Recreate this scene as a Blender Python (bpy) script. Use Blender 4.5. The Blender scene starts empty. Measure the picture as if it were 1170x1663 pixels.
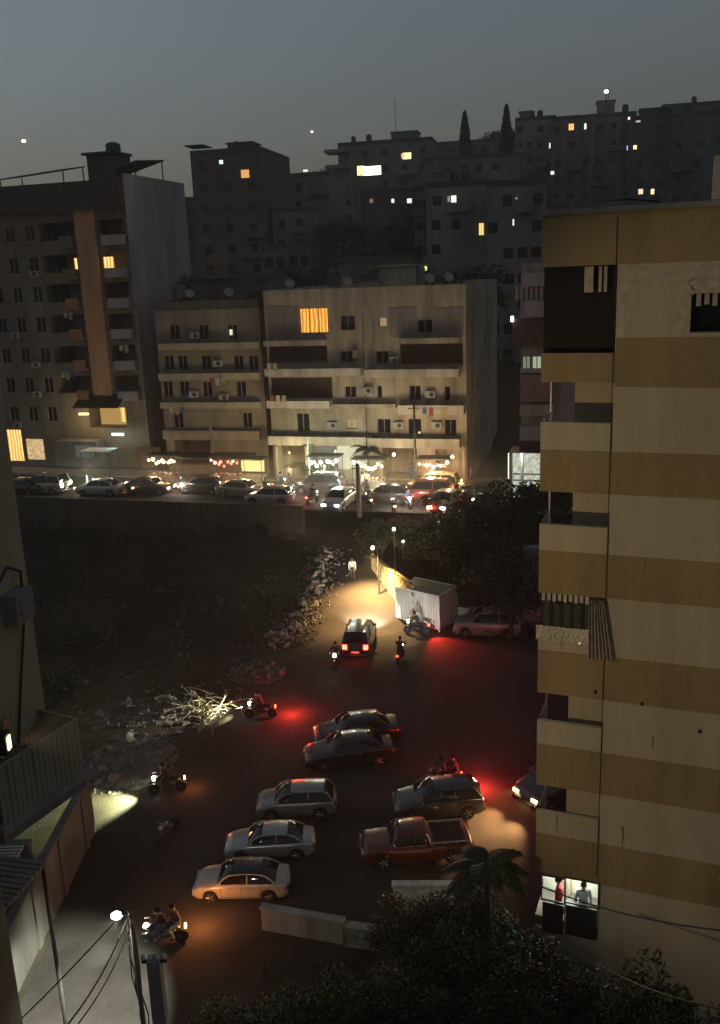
import bpy, bmesh, math, random
from mathutils import Vector, Matrix, noise
R = math.radians
random.seed(11)
S = bpy.context.scene
COL = S.collection

# ------------------------------------------------------------------ camera
F_PX = 1491.0
CAM = Vector((0, 0, 24.0))
_D = Vector((226, 5638.5, F_PX)).normalized()          # world "down" in camera axes (x right, y down, z forward)
_F = Vector((0, 0, 1)); _F = (_F - _F.dot(_D) * _D).normalized()
_X = _D.cross(_F)
if _X.x < 0: _X = -_X
def ray(px, py):
    c = Vector((px - 585, py - 831.5, F_PX))
    return Vector((c.dot(_X), c.dot(_F), -c.dot(_D)))
def on_z(px, py, z=0.0):                                # pixel -> point on a level plane
    r = ray(px, py); return CAM + r * ((z - CAM.z) / r.z)
def on_y(px, py, y):                                    # pixel -> point at a known distance
    r = ray(px, py); return CAM + r * (y / r.y)
cd = bpy.data.cameras.new('camera'); cam = bpy.data.objects.new('camera', cd); COL.objects.link(cam)
cd.sensor_fit = 'VERTICAL'; cd.sensor_height = 24; cd.lens = 24 * F_PX / 1663
cd.clip_start = 0.1; cd.clip_end = 4000
right = Vector((_X.x, _F.x, -_D.x)); up = -Vector((_X.y, _F.y, -_D.y)); back = -Vector((_X.z, _F.z, -_D.z))
m = Matrix((right, up, back)).transposed().to_4x4(); m.translation = CAM
cam.matrix_world = m
S.camera = cam

# ------------------------------------------------------------------ sky, last light, exposure
SUN_EL, SUN_ROT = -0.55, -70.0
W = bpy.data.worlds.new('World'); S.world = W; W.use_nodes = True
nt = W.node_tree; nt.nodes.clear()
sky = nt.nodes.new('ShaderNodeTexSky'); sky.sky_type = 'NISHITA'; sky.sun_disc = False
sky.sun_elevation = R(SUN_EL); sky.sun_rotation = R(SUN_ROT); sky.air_density = 1.0; sky.dust_density = 3.0; sky.ozone_density = 1.7
hs = nt.nodes.new('ShaderNodeHueSaturation'); hs.inputs['Saturation'].default_value = 0.55
bg = nt.nodes.new('ShaderNodeBackground'); bg.inputs['Strength'].default_value = 0.15
wo = nt.nodes.new('ShaderNodeOutputWorld')
nt.links.new(sky.outputs[0], hs.inputs['Color']); nt.links.new(hs.outputs[0], bg.inputs['Color']); nt.links.new(bg.outputs[0], wo.inputs[0])
sl = bpy.data.lights.new('sun', 'SUN'); sl.energy = 0.004; sl.angle = R(25); sl.color = (1, .86, .76)
so = bpy.data.objects.new('sun', sl); COL.objects.link(so); so.location = (-60, 40, 80)
so.rotation_euler = Vector((math.cos(R(8)) * 0.94, -math.cos(R(8)) * 0.34, -math.sin(R(8)))).to_track_quat('-Z', 'Y').to_euler()
S.view_settings.view_transform = 'Standard'; S.view_settings.look = 'None'
S.view_settings.exposure = 2.0; S.view_settings.gamma = 1.0; S.view_settings.use_curve_mapping = False
S.cycles.use_denoising = True
S.cycles.max_bounces = 4; S.cycles.diffuse_bounces = 2; S.cycles.glossy_bounces = 2; S.cycles.transmission_bounces = 2
S.cycles.sample_clamp_indirect = 1.0; S.cycles.sample_clamp_direct = 0.0
S.cycles.caustics_reflective = False; S.cycles.caustics_refractive = False
S.cycles.use_light_tree = True

# ------------------------------------------------------------------ materials
MATS = {}
def _new(name):
    mt = bpy.data.materials.new(name); mt.use_nodes = True
    n = mt.node_tree; b = n.nodes['Principled BSDF']; return mt, n, b
def surf(name, col, rough=.85, var=.25, scale=1.2, bump=.15, fine=28., metal=0., dirt=.25, spec=.3, streak=False):
    """Principled surface: base colour broken by two noises, optional run-down streaks, fine bump."""
    if name in MATS: return MATS[name]
    mt, n, b = _new(name); L = n.links.new
    tc = n.nodes.new('ShaderNodeTexCoord'); mp = n.nodes.new('ShaderNodeMapping'); L(tc.outputs['Object'], mp.inputs[0])
    if streak: mp.inputs['Scale'].default_value = (1.0, 1.0, .16)
    a = n.nodes.new('ShaderNodeTexNoise'); a.inputs['Scale'].default_value = scale; a.inputs['Detail'].default_value = 6; a.inputs['Roughness'].default_value = .65
    L(mp.outputs[0], a.inputs[0])
    f = n.nodes.new('ShaderNodeTexNoise'); f.inputs['Scale'].default_value = fine; f.inputs['Detail'].default_value = 4
    L(tc.outputs['Object'], f.inputs[0])
    rp = n.nodes.new('ShaderNodeValToRGB'); rp.color_ramp.elements[0].position = .3; rp.color_ramp.elements[1].position = .72
    c = Vector(col)
    rp.color_ramp.elements[0].color = (*(c * (1 - var)), 1); rp.color_ramp.elements[1].color = (*(c * (1 + var * .5)), 1)
    L(a.outputs[0], rp.inputs[0])
    mx = n.nodes.new('ShaderNodeMix'); mx.data_type = 'RGBA'; mx.blend_type = 'MULTIPLY'; mx.inputs[0].default_value = dirt
    L(rp.outputs[0], mx.inputs[6]); L(f.outputs[0], mx.inputs[7])
    L(mx.outputs[2], b.inputs['Base Color'])
    b.inputs['Roughness'].default_value = rough; b.inputs['Metallic'].default_value = metal; b.inputs['Specular IOR Level'].default_value = spec
    if bump:
        bp = n.nodes.new('ShaderNodeBump'); bp.inputs['Strength'].default_value = bump; bp.inputs['Distance'].default_value = .03
        L(f.outputs[0], bp.inputs['Height']); L(bp.outputs[0], b.inputs['Normal'])
    MATS[name] = mt; return mt
def paint(name, col, metal=.3, rough=.28):
    if name in MATS: return MATS[name]
    mt = surf(name, col, rough=rough, var=.12, scale=2.5, bump=0, metal=metal, dirt=.15, spec=.5)
    mt.node_tree.nodes['Principled BSDF'].inputs['Coat Weight'].default_value = .6
    return mt
def glow(name, col, strength, sampled=False, pattern=None):
    """Things that give off light: bulbs, lamps, lit panes (pattern = uneven light seen through curtain or shelves)."""
    if name in MATS: return MATS[name]
    mt = bpy.data.materials.new(name); mt.use_nodes = True; n = mt.node_tree; n.nodes.clear(); L = n.links.new
    e = n.nodes.new('ShaderNodeEmission'); o = n.nodes.new('ShaderNodeOutputMaterial'); L(e.outputs[0], o.inputs[0])
    e.inputs[0].default_value = (*col, 1); e.inputs[1].default_value = strength * .25
    if pattern:
        tc = n.nodes.new('ShaderNodeTexCoord')
        if pattern == 'curtain':
            w = n.nodes.new('ShaderNodeTexWave'); w.inputs['Scale'].default_value = .9; w.inputs['Distortion'].default_value = 3; w.inputs['Detail'].default_value = 2
        else:
            w = n.nodes.new('ShaderNodeTexVoronoi'); w.inputs['Scale'].default_value = 3.2; w.feature = 'F1'
        L(tc.outputs['Object'], w.inputs[0])
        rp = n.nodes.new('ShaderNodeValToRGB'); rp.color_ramp.elements[0].color = (*(Vector(col) * Vector((.5, .32, .2))), 1); rp.color_ramp.elements[1].color = (*col, 1)
        L(w.outputs[0], rp.inputs[0]); L(rp.outputs[0], e.inputs[0])
    mt.cycles.emission_sampling = 'AUTO' if sampled else 'NONE'
    MATS[name] = mt; return mt
def leafmat(name, col, col2):
    if name in MATS: return MATS[name]
    mt, n, b = _new(name); L = n.links.new
    g = n.nodes.new('ShaderNodeNewGeometry'); rp = n.nodes.new('ShaderNodeValToRGB')
    rp.color_ramp.elements[0].color = (*col, 1); rp.color_ramp.elements[1].color = (*col2, 1)
    L(g.outputs['Random Per Island'], rp.inputs[0]); L(rp.outputs[0], b.inputs['Base Color'])
    b.inputs['Roughness'].default_value = .55; b.inputs['Specular IOR Level'].default_value = .3
    MATS[name] = mt; return mt
def glass(name, col=(.012, .014, .016), rough=.06):
    if name in MATS: return MATS[name]
    mt = surf(name, col, rough=rough, var=.3, scale=.6, bump=0, dirt=0, spec=.5); return mt

CONC = surf('concrete', (.24, .225, .20), var=.45, streak=True)
PALEC = surf('pale_concrete', (.34, .32, .28), var=.45, streak=True)
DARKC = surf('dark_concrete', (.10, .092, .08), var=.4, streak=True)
ASPH = surf('asphalt', (.082, .069, .060), rough=.92, var=.6, scale=.16, fine=22, bump=.5, dirt=.6, spec=.08)
DIRT = surf('dirt', (.085, .070, .048), rough=.95, var=.55, scale=.25, fine=9, bump=.6, dirt=.6, spec=.05)
STONE = surf('rubble_stone', (.27, .25, .21), rough=.95, var=.4, scale=.8, fine=14, bump=.4)
GLASS = glass('window_glass')
CGLASS = glass('car_glass', (.008, .009, .011), .04)
DARKIN = surf('dark_interior', (.03, .026, .024), var=.3, bump=0)
RUB = surf('rubber', (.018, .018, .018), rough=.8, var=.2, bump=.1)
STEEL = surf('steel', (.35, .35, .36), rough=.35, metal=.8, var=.2, bump=0)
DKMET = surf('dark_metal', (.05, .05, .05), rough=.5, metal=.5, var=.3, bump=.05)
BARK = surf('bark', (.07, .055, .04), rough=.95, var=.4, scale=4, bump=.6)
LEAF = leafmat('leaf_dark', (.014, .020, .008), (.040, .050, .020))
LEAF2 = leafmat('leaf_olive', (.022, .024, .010), (.060, .062, .026))
WOODF = surf('window_frame_paint', (.28, .27, .25), var=.3, bump=0)

# ------------------------------------------------------------------ mesh collector and naming
class MB:
    def __init__(s): s.v = []; s.f = []; s.m = []; s.cur = 0
    def add(s, vs, fs):
        o = len(s.v); s.v += [tuple(v) for v in vs]
        for f in fs: s.f.append(tuple(i + o for i in f)); s.m.append(s.cur)
        return s
    def box(s, x0, x1, y0, y1, z0, z1):
        return s.add([(x0,y0,z0),(x1,y0,z0),(x1,y1,z0),(x0,y1,z0),(x0,y0,z1),(x1,y0,z1),(x1,y1,z1),(x0,y1,z1)],
                     [(0,3,2,1),(4,5,6,7),(0,1,5,4),(1,2,6,5),(2,3,7,6),(3,0,4,7)])
    def tube(s, p0, p1, r0, r1=None, n=8):
        r1 = r0 if r1 is None else r1
        p0, p1 = Vector(p0), Vector(p1); d = p1 - p0
        if d.length < 1e-6: return s
        q = d.to_track_quat('Z', 'Y'); vs = []
        for p, r in ((p0, r0), (p1, r1)):
            for k in range(n):
                a = 2 * math.pi * k / n; vs.append(p + q @ Vector((r * math.cos(a), r * math.sin(a), 0)))
        fs = [(k, (k + 1) % n, n + (k + 1) % n, n + k) for k in range(n)] + [tuple(range(n - 1, -1, -1)), tuple(range(n, 2 * n))]
        return s.add(vs, fs)
    def path(s, pts, r, n=6):
        for a, b in zip(pts, pts[1:]): s.tube(a, b, r, r, n)
        return s
    def lathe(s, c, axis, prof, n=18):
        """prof = [(offset along axis, radius)]"""
        q = Vector(axis).to_track_quat('Z', 'Y'); c = Vector(c); vs = []
        for o, r in prof:
            for k in range(n):
                a = 2 * math.pi * k / n; vs.append(c + q @ Vector((r * math.cos(a), r * math.sin(a), o)))
        fs = []
        for j in range(len(prof) - 1):
            for k in range(n):
                a, b = j * n + k, j * n + (k + 1) % n; fs.append((a, b, b + n, a + n))
        fs += [tuple(range(n - 1, -1, -1)), tuple(range((len(prof) - 1) * n, len(prof) * n))]
        return s.add(vs, fs)
    def ball(s, c, r, sq=(1, 1, 1), n=10):
        m_ = max(5, n // 2 + 1)
        return s.lathe_xyz(c, r, sq, n, m_)
    def lathe_xyz(s, c, r, sq, n, m_):
        vs = []; fs = []
        for j in range(m_ + 1):
            t = math.pi * j / m_
            rr = max(.02, math.sin(t))
            for k in range(n):
                a = 2 * math.pi * k / n
                vs.append((c[0] + r * sq[0] * rr * math.cos(a), c[1] + r * sq[1] * rr * math.sin(a), c[2] - r * sq[2] * math.cos(t)))
        for j in range(m_):
            for k in range(n):
                a, b = j * n + k, j * n + (k + 1) % n; fs.append((a, b, b + n, a + n))
        fs += [tuple(range(n - 1, -1, -1)), tuple(range(m_ * n, (m_ + 1) * n))]
        return s.add(vs, fs)
    def build(s, name, mat, parent=None, smooth=False, loc=None):
        me = bpy.data.meshes.new(name); me.from_pydata(s.v, [], s.f); me.update()
        mats = mat if isinstance(mat, (list, tuple)) else [mat]
        for x in mats: me.materials.append(x)
        if len(mats) > 1: me.polygons.foreach_set('material_index', s.m)
        if smooth: me.polygons.foreach_set('use_smooth', [True] * len(me.polygons))
        o = bpy.data.objects.new(name, me); COL.objects.link(o)
        if parent: o.parent = parent
        if loc is not None: o.location = loc
        return o
def tag(o, label=None, cat=None, group=None, kind=None):
    if label: o['label'] = label
    if cat: o['category'] = cat
    if group: o['group'] = group
    if kind: o['kind'] = kind
    return o
def thing(name, label, cat, loc=(0, 0, 0), rotz=0., group=None):
    o = bpy.data.objects.new(name, None); COL.objects.link(o); o.empty_display_size = .3
    o.location = loc; o.rotation_euler = (0, 0, rotz)
    return tag(o, label, cat, group)
def copy_tree(o, parent=None):
    c = o.copy(); COL.objects.link(c); c.parent = parent
    for ch in o.children: copy_tree(ch, c)
    return c
def spot(parent, loc, to, power, col, ang, blend=.6, rad=.05):
    l = bpy.data.lights.new('beam', 'SPOT'); l.energy = power; l.color = col; l.spot_size = R(ang); l.spot_blend = blend; l.shadow_soft_size = rad
    o = bpy.data.objects.new('beam', l); COL.objects.link(o); o.parent = parent; o.location = loc
    o.rotation_euler = (Vector(to) - Vector(loc)).to_track_quat('-Z', 'Y').to_euler(); return o
def bulb(parent, loc, power, col, rad=.06):
    l = bpy.data.lights.new('bulb_light', 'POINT'); l.energy = power; l.color = col; l.shadow_soft_size = rad
    o = bpy.data.objects.new('bulb_light', l); COL.objects.link(o); o.parent = parent; o.location = loc; return o
WARM = (1, .72, .36); COOL = (.90, 1, .86); RED = (1, .05, .03); AMBER = (1, .52, .16)
G_WHITE = glow('white_lamp', (.95, 1, .86), 40); G_WARMB = glow('warm_lamp', (1, .78, .42), 30)
G_RED = glow('red_lamp', (1, .06, .03), 14); G_DIMRED = glow('dim_red_lamp', (1, .07, .04), 3.)
G_AMB = glow('amber_lamp', (1, .48, .12), 14)
TAILOFF = surf('tail_lens', (.22, .02, .015), rough=.2, var=.1, bump=0)
HEADOFF = surf('head_lens', (.5, .5, .5), rough=.1, var=.1, bump=0, metal=.4)

# ------------------------------------------------------------------ terrain
STREET = 5.6
def sst(a, b, x):
    t = min(1, max(0, (x - a) / (b - a))); return t * t * (3 - 2 * t)
def ramp_x(y): return max(-.25, .8 - .11 * max(0, y - 56))
def hz(x, y):
    s = y + .29 * x
    if s > 69.6:
        z = STREET
        if s > 96:
            z += (s - 96) * .20 + max(0, x - 5) * .10 * sst(100, 200, s)
            z += 6.5 * math.exp(-((x - 5) / 16) ** 2 - ((y - 152) / 22) ** 2)
            z = min(z, 46 + .05 * max(0, x) + .01 * s) + 1.2 * noise.noise(Vector((x * .03, y * .03, 0)))  * sst(96, 120, s)
        if s < 76 and abs(x - ramp_x(y)) < 5.5:
            k = 1 - sst(2.8, 5.5, abs(x - ramp_x(y)))
            z = z + (min(STREET, max(0, (y - 59) * .28)) - z) * k
        return z
    bank = 3.0 * sst(50, 67.5, s) if x < 30 else 3.0
    bank += .35 * noise.noise(Vector((x * .25, y * .25, 2))) * sst(50, 56, s)
    if x > 2.6: bank = 2.6 * sst(62, 68, s)
    k = 1 - sst(2.3, 10.0 if x < ramp_x(y) else 6.0, abs(x - ramp_x(y)))
    rz = min(STREET, max(0, (y - 59) * .28))
    return bank + (rz - bank) * k
def axis(lo, hi, fine_lo, fine_hi, fine, coarse):
    out = [lo]
    while out[-1] < hi:
        out.append(out[-1] + (fine if fine_lo <= out[-1] < fine_hi else coarse))
    return out
xs = axis(-300, 300, -40, 45, 1.0, 10.0); ys = axis(-60, 500, 10, 100, 1.0, 10.0)
mb = MB(); nx = len(xs)
mb.v = [(x, y, hz(x, y)) for y in ys for x in xs]
mb.f = [(j * nx + i, j * nx + i + 1, (j + 1) * nx + i + 1, (j + 1) * nx + i) for j in range(len(ys) - 1) for i in range(nx - 1)]
mb.m = [0] * len(mb.f)
tag(mb.build('ground', DIRT, smooth=True), 'dark bare earth ground rising into the far hillside', kind='structure')
def sheet(name, rows, mat, label, dz=.02, n=14):
    """rows = [(y, x_left, x_right)]; follows the terrain a little above it"""
    mb = MB()
    for y, a, b in rows:
        for k in range(n + 1):
            x = a + (b - a) * k / n; mb.v.append((x, y, hz(x, y) + dz))
    for j in range(len(rows) - 1):
        for k in range(n): mb.f.append((j*(n+1)+k, j*(n+1)+k+1, (j+1)*(n+1)+k+1, (j+1)*(n+1)+k)); mb.m.append(0)
    return tag(mb.build(name, mat, smooth=True), label, kind='structure')
def lot_left(y):
    pts = [(10, -12.6), (37, -12.2), (47, -7.5), (58, -3.2), (66, -2.2), (76, -2.0)]
    for (a, b), (c, d) in zip(pts, pts[1:]):
        if y <= c: return b + (d - b) * (y - a) / (c - a)
    return pts[-1][1]
rows = [(y, lot_left(y) , 15 if y < 50 else 15 - (y - 50) * 1.25) for y in [10 + k for k in range(50)]]
rows += [(y, lot_left(y), 2.6 - .12 * (y - 60)) for y in range(60, 71)]
sheet('lot_asphalt', rows, ASPH, 'worn dark asphalt of the open parking lot and ramp')
mb = MB()
for k in range(31):
    x = -62 + k * 3.0
    mb.v += [(x, 69.75 - .29 * x, STREET + .02), (x, 79.6 - .29 * x, STREET + .02)]
mb.f = [(2*k, 2*k+2, 2*k+3, 2*k+1) for k in range(30)]; mb.m = [0] * 30
tag(mb.build('street', ASPH), 'busy asphalt street in front of the apartment buildings', kind='structure')
mb = MB()
for k in range(30):
    x = -62 + k * 3.0
    y0 = 79.6 - .29 * x; y1 = 79.6 - .29 * (x + 3)
    z0, z1 = STREET - .05, STREET + .14
    mb.add([(x,y0,z0),(x+3,y1,z0),(x+3,y1+3,z0),(x,y0+3,z0),(x,y0,z1),(x+3,y1,z1),(x+3,y1+3,z1),(x,y0+3,z1)], [(4,5,6,7),(0,1,5,4),(2,3,7,6)])
tag(mb.build('pavement', CONC), 'raised concrete pavement along the shop fronts', kind='structure')

# ------------------------------------------------------------------ buildings
def holed_wall(mb, L, z0, z1, holes, place):
    """Front skin over [0,L]x[z0,z1] with rectangular openings; each opening gets its reveals and, if deep, a back."""
    us = sorted({0, L, *[h[0] for h in holes], *[h[1] for h in holes]}); vs = sorted({z0, z1, *[h[2] for h in holes], *[h[3] for h in holes]})
    us = [u for u in us if -1e-6 <= u <= L + 1e-6]; vs = [v for v in vs if z0 - 1e-6 <= v <= z1 + 1e-6]
    for a, b in zip(us, us[1:]):
        for c, d in zip(vs, vs[1:]):
            if b - a < 1e-5 or d - c < 1e-5: continue
            mu, mv = (a + b) / 2, (c + d) / 2
            if any(h[0] < mu < h[1] and h[2] < mv < h[3] for h in holes): continue
            mb.add([place(a, 0, c), place(b, 0, c), place(b, 0, d), place(a, 0, d)], [(0, 1, 2, 3)])
    for h in holes:
        a, b, c, d, dep = h[:5]
        p = [place(a,0,c), place(b,0,c), place(b,0,d), place(a,0,d), place(a,dep,c), place(b,dep,c), place(b,dep,d), place(a,dep,d)]
        mb.add(p, [(0,4,5,1), (1,5,6,2), (2,6,7,3), (3,7,4,0), (4,7,6,5)])
class Building:
    """A block on a street line: A and B are the two front corners (left to right as seen), depth runs away from the street."""
    def __init__(s, name, label, A, B, z0, z1, depth, mat, cat='building', group=None):
        s.A = Vector((A[0], A[1])); s.B = Vector((B[0], B[1])); d = s.B - s.A; s.L = d.length; s.d = d / s.L
        s.n = Vector((s.d.y, -s.d.x))
        s.z0, s.z1, s.D, s.mat = z0, z1, depth, mat
        s.root = thing(name, label, cat, (A[0], A[1], 0), math.atan2(d.y, d.x), group)
        s.holes = []; s.sholes = []; s.lholes = []
    def uv(s, px, py):
        r = ray(px, py); t = (s.A - Vector((CAM.x, CAM.y))).dot(s.n) / Vector((r.x, r.y)).dot(s.n)
        P = CAM + r * t; return (Vector((P.x, P.y)) - s.A).dot(s.d), P.z
    def rect(s, x0, y0, x1, y1):
        mx, my = (x0 + x1) / 2, (y0 + y1) / 2
        return s.uv(x0, my)[0], s.uv(x1, my)[0], s.uv(mx, y1)[1], s.uv(mx, y0)[1]
    def part(s, name, mb, mat, parent=None, smooth=False, label=None):
        o = mb.build(name, mat, parent or s.root, smooth)
        if label: o['label'] = label
        return o
    def box(s, name, u0, u1, w0, w1, z0, z1, mat, parent=None, label=None):
        return s.part(name, MB().box(u0, u1, w0, w1, z0, z1), mat, parent, label=label)
    def window(s, u0, u1, z0, z1, pane=None, frame=True, dep=.22, bars=1, label=None, shut=False, side=False):
        """Opening with frame and pane; side=True puts it on the right-hand flank (u is then depth)."""
        (s.sholes if side else s.holes).append((u0, u1, z0, z1, dep))
        P = (lambda a, w, z: (s.L - w, a, z)) if side else (lambda a, w, z: (a, w, z))
        def bx(mb, a0, a1, w0, w1, c0, c1):
            if side: mb.box(s.L - w1, s.L - w0, a0, a1, c0, c1)
            else: mb.box(a0, a1, w0, w1, c0, c1)
        mb = MB(); bx(mb, u0 + .03, u1 - .03, dep - .05, dep - .03, z0 + .03, z1 - .03)
        if frame:
            fr = MB(); t = .06
            bx(fr, u0, u1, dep - .12, dep - .04, z1 - t, z1); bx(fr, u0, u1, dep - .12, dep - .04, z0, z0 + t)
            bx(fr, u0, u0 + t, dep - .12, dep - .04, z0 + t, z1 - t); bx(fr, u1 - t, u1, dep - .12, dep - .04, z0 + t, z1 - t)
            for k in range(bars):
                um = u0 + (u1 - u0) * (k + 1) / (bars + 1); bx(fr, um - .03, um + .03, dep - .11, dep - .045, z0 + t, z1 - t)
            bx(fr, u0 - .06, u1 + .06, -.06, .1, z0 - .06, z0 - .002)
            w = s.part('window', fr, WOODF, label=label)
            s.part('pane', mb, pane or GLASS, w)
        else:
            w = s.part('window', mb, pane or GLASS, label=label)
        if shut:
            sh = MB(); n = max(6, int((z1 - z0) / .09))
            for k in range(n):
                zz = z0 + .04 + (z1 - z0 - .08) * k / n; bx(sh, u0 + .05, u1 - .05, dep - .10, dep - .06, zz, zz + (z1 - z0) / n * .8)
            s.part('shutter', sh, shut if not isinstance(shut, bool) else WOODF, w)
        return w
    def loggia(s, u0, u1, z0, z1, dep=1.6): s.holes.append((u0, u1, z0, z1, dep))
    def balcony(s, u0, u1, z0, out=1.2, h=.95, mat=None, slab=.16, rail=None, name='balcony'):
        mb = MB(); mb.box(u0, u1, -out, -.003, z0 - slab, z0)
        if rail is None:
            mb.box(u0, u1, -out, -out + .12, z0, z0 + h)
            mb.box(u0, u0 + .12, -out + .12, -.003, z0, z0 + h); mb.box(u1 - .12, u1, -out + .12, -.003, z0, z0 + h)
        b = s.part(name, mb, mat or s.mat)
        if rail is not None:
            r = MB(); r.box(u0, u1, -out, -out + .04, z0 + h - .05, z0 + h)
            n = int((u1 - u0) / .16)
            for k in range(n + 1): uu = u0 + .02 + (u1 - u0 - .04) * k / n; r.box(uu - .01, uu + .01, -out + .01, -out + .03, z0 + .02, z0 + h - .05)
            for uu in (u0, u1 - .04): r.box(uu, uu + .04, -out + .04, -.003, z0 + h - .05, z0 + h)
            s.part('railing', r, rail, b)
        return b
    def finish(s, parapet=.8, roofmat=None, over=.0):
        mb = MB(); holed_wall(mb, s.L, s.z0, s.z1, s.holes, lambda a, w, z: (a, w, z))
        holed_wall(mb, s.D, s.z0, s.z1, s.sholes, lambda a, w, z: (s.L - w, a, z))
        holed_wall(mb, s.D, s.z0, s.z1, s.lholes, lambda a, w, z: (w, a, z))
        mb.add([(0, s.D, s.z0), (s.L, s.D, s.z0), (s.L, s.D, s.z1), (0, s.D, s.z1)], [(1, 0, 3, 2)])
        s.part('wall', mb, s.mat)
        r = MB(); r.box(-over, s.L + over, -over, s.D + over, s.z1 + .002, s.z1 + .2)
        if parapet:
            o = over - .003; t = .18; z = s.z1 + .2
            r.box(-o, s.L + o, -o, -o + t, z, z + parapet); r.box(-o, s.L + o, s.D + o - t, s.D + o, z, z + parapet)
            r.box(-o, -o + t, -o + t, s.D + o - t, z, z + parapet); r.box(s.L + o - t, s.L + o, -o + t, s.D + o - t, z, z + parapet)
        s.part('roof', r, roofmat or s.mat)
        return s
    def tank(s, u, w, r=.6, h=1.5, mat=None):
        mb = MB(); z = s.z1 + .2
        for a, b in ((-.7, -.7), (.7, -.7), (.7, .7), (-.7, .7)): mb.box(u + a*r - .04, u + a*r + .04, w + b*r - .04, w + b*r + .04, z, z + .8)
        mb.lathe((u, w, z + .8), (0, 0, 1), [(0, r), (h * .85, r), (h, r * .6), (h + .08, r * .25)], 14)
        return s.part('water_tank', mb, mat or DARKC)
    def roof_room(s, u0, u1, w0, w1, h, mat=None):
        z = s.z1 + .2
        mb = MB(); mb.box(u0, u1, w0, w1, z, z + h); mb.box(u0 - .25, u1 + .25, w0 - .25, w1 + .25, z + h, z + h + .18)
        return s.part('stair_house', mb, mat or s.mat)
    def antenna(s, u, w, h, z=None):
        z = z or s.z1 + .2; mb = MB(); mb.tube((u, w, z), (u, w, z + h), .06, .03, 6)
        for k in range(3): mb.tube((u - .5, w, z + h * (.7 + .12 * k)), (u + .5, w, z + h * (.7 + .12 * k)), .025, .025, 5)
        return s.part('antenna', mb, DKMET)

# --- near banded apartment building on the right: face runs from far-left corner toward the camera's right
OCHRE = surf('ochre_plaster', (.36, .265, .13), var=.32, scale=.7, fine=38, bump=.4, streak=True, dirt=.55)
BEIGE = surf('beige_plaster', (.52, .45, .32), var=.22, scale=.7, fine=38, bump=.4, streak=True, dirt=.5)
RENDER = surf('patched_render', (.50, .44, .34), var=.35, scale=3, fine=30, bump=.5)
hd = R(-68.4)
c0 = on_y(877, 800, 26.0); ud = Vector((-math.sin(hd), -math.cos(hd)))
A = (c0.x, c0.y); Bp = (c0.x + ud.x * 9.5, c0.y + ud.y * 9.5)
rb = Building('banded_apartment_building', 'beige apartment building with ochre bands and corner balconies beside the parking lot', A, Bp, 0, 25.2, 10, BEIGE)
FL = 3.17; LW = 2.0                                        # floor height, loggia width
# wall east of the loggias, above z=0; loggia column handled as open corner balconies
gw2_top = 4.75; mb = MB(); W0 = LW
_w = rb.rect(1122, 476, 1168, 540); win = (_w[0], _w[0] + 2.4, _w[2], _w[3])
def rb_wall(mb, u0, u1, z0, z1, holes=()):
    def place(a, w, z): return (u0 + a, w, z)
    holed_wall(mb, u1 - u0, z0, z1, [(h[0] - u0, h[1] - u0, *h[2:]) for h in holes], place)
holes = [(win[0], win[1], win[2], win[3], .35)]
rb_wall(mb, LW, rb.L, 0, 25.2, holes)
mb.box(LW, LW + .2, .003, 2.4, 0, 25.19)                  # party wall closing the loggias on the inner side
mb.add([(rb.L, 0, 0), (rb.L, 10, 0), (rb.L, 10, 25.2), (rb.L, 0, 25.2)], [(0, 1, 2, 3)])
mb.add([(.75, 10, 0), (rb.L, 10, 0), (rb.L, 10, 25.2), (.75, 10, 25.2)], [(1, 0, 3, 2)])
mb.box(.75, .95, 1.4, 9.99, 0, 25.19)                    # set-back flank behind the balconies
mb.box(.95, LW, 1.4, 1.6, gw2_top, 25.19)
rb.part('wall', mb, BEIGE)
# painted bands: one panel per storey, across the loggia fascia and the wall
btop = [6.20, 9.39, 12.57, 15.75, 18.78, 22.0]; bbot = [4.72, 7.95, 11.15, 14.42, 17.55, 20.60]
for k, (t, b) in enumerate(zip(btop, bbot)):
    if k == 5:
        rb.box('painted_band', LW + .03, rb.L, -.012, -.002, 20.60, 21.93, OCHRE)
        rb.box('painted_band', 0, LW + .02, -.02, .16, 20.72, 21.52, OCHRE)
    else:
        rb.box('painted_band', LW + .005, rb.L, -.012, -.002, b, t, OCHRE)
        rb.box('painted_band', 0, LW, -.016, .16, b, t, OCHRE)
rb.box('painted_band', 0, rb.L, -.015, .2, 23.86, 25.2, OCHRE)
# loggia slabs, parapets, corner posts
for k in range(6):
    t = btop[k]
    if k == 5: continue
    pz = t + .80 if k != 2 else t + .62
    rb.box('balcony_parapet', 0, LW - .03, -.005, .15, t + .003, pz, BEIGE)
    mb = MB(); mb.box(0.02, LW, .17, 1.39, t - .28, t - .1)
    mb.box(0, .12, .17, .5, t - .1, t + .45)
    rb.part('balcony_floor', mb, BEIGE)
    r = MB(); z = t + .8
    r.path([(.06, .2, t + .85), (.06, 1.36, t + .85)], .02); r.path([(.06, 1.36, t), (.06, 1.36, t + 2.0)], .035)
    for q in range(4): r.path([(.06, .55 + q * .24, t), (.06, .55 + q * .24, t + .85)], .012, 5)
    rb.part('railing', r, STEEL)
# top storey: tall dark opening with awning cloth strips, patched render round it
rb.box('balcony_floor', 0.02, LW, .17, 1.39, 21.3, 21.5, BEIGE)
rb.box('opening_shade', .0, LW - .02, .30, .33, 21.5, 23.85, surf('opening_dark_sheet', (.014, .010, .008), var=.4, scale=3, bump=.3), label='dark sheet put in for the shade of the top balcony opening')  # dark sheet: shade inside the open balcony put into its colour
for a, b in ((1.12, 1.36), (1.5, 1.58), (1.64, 1.72)): rb.box('awning_strip', a, b, .12, .14, 23.15, 23.83, RENDER)
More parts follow.
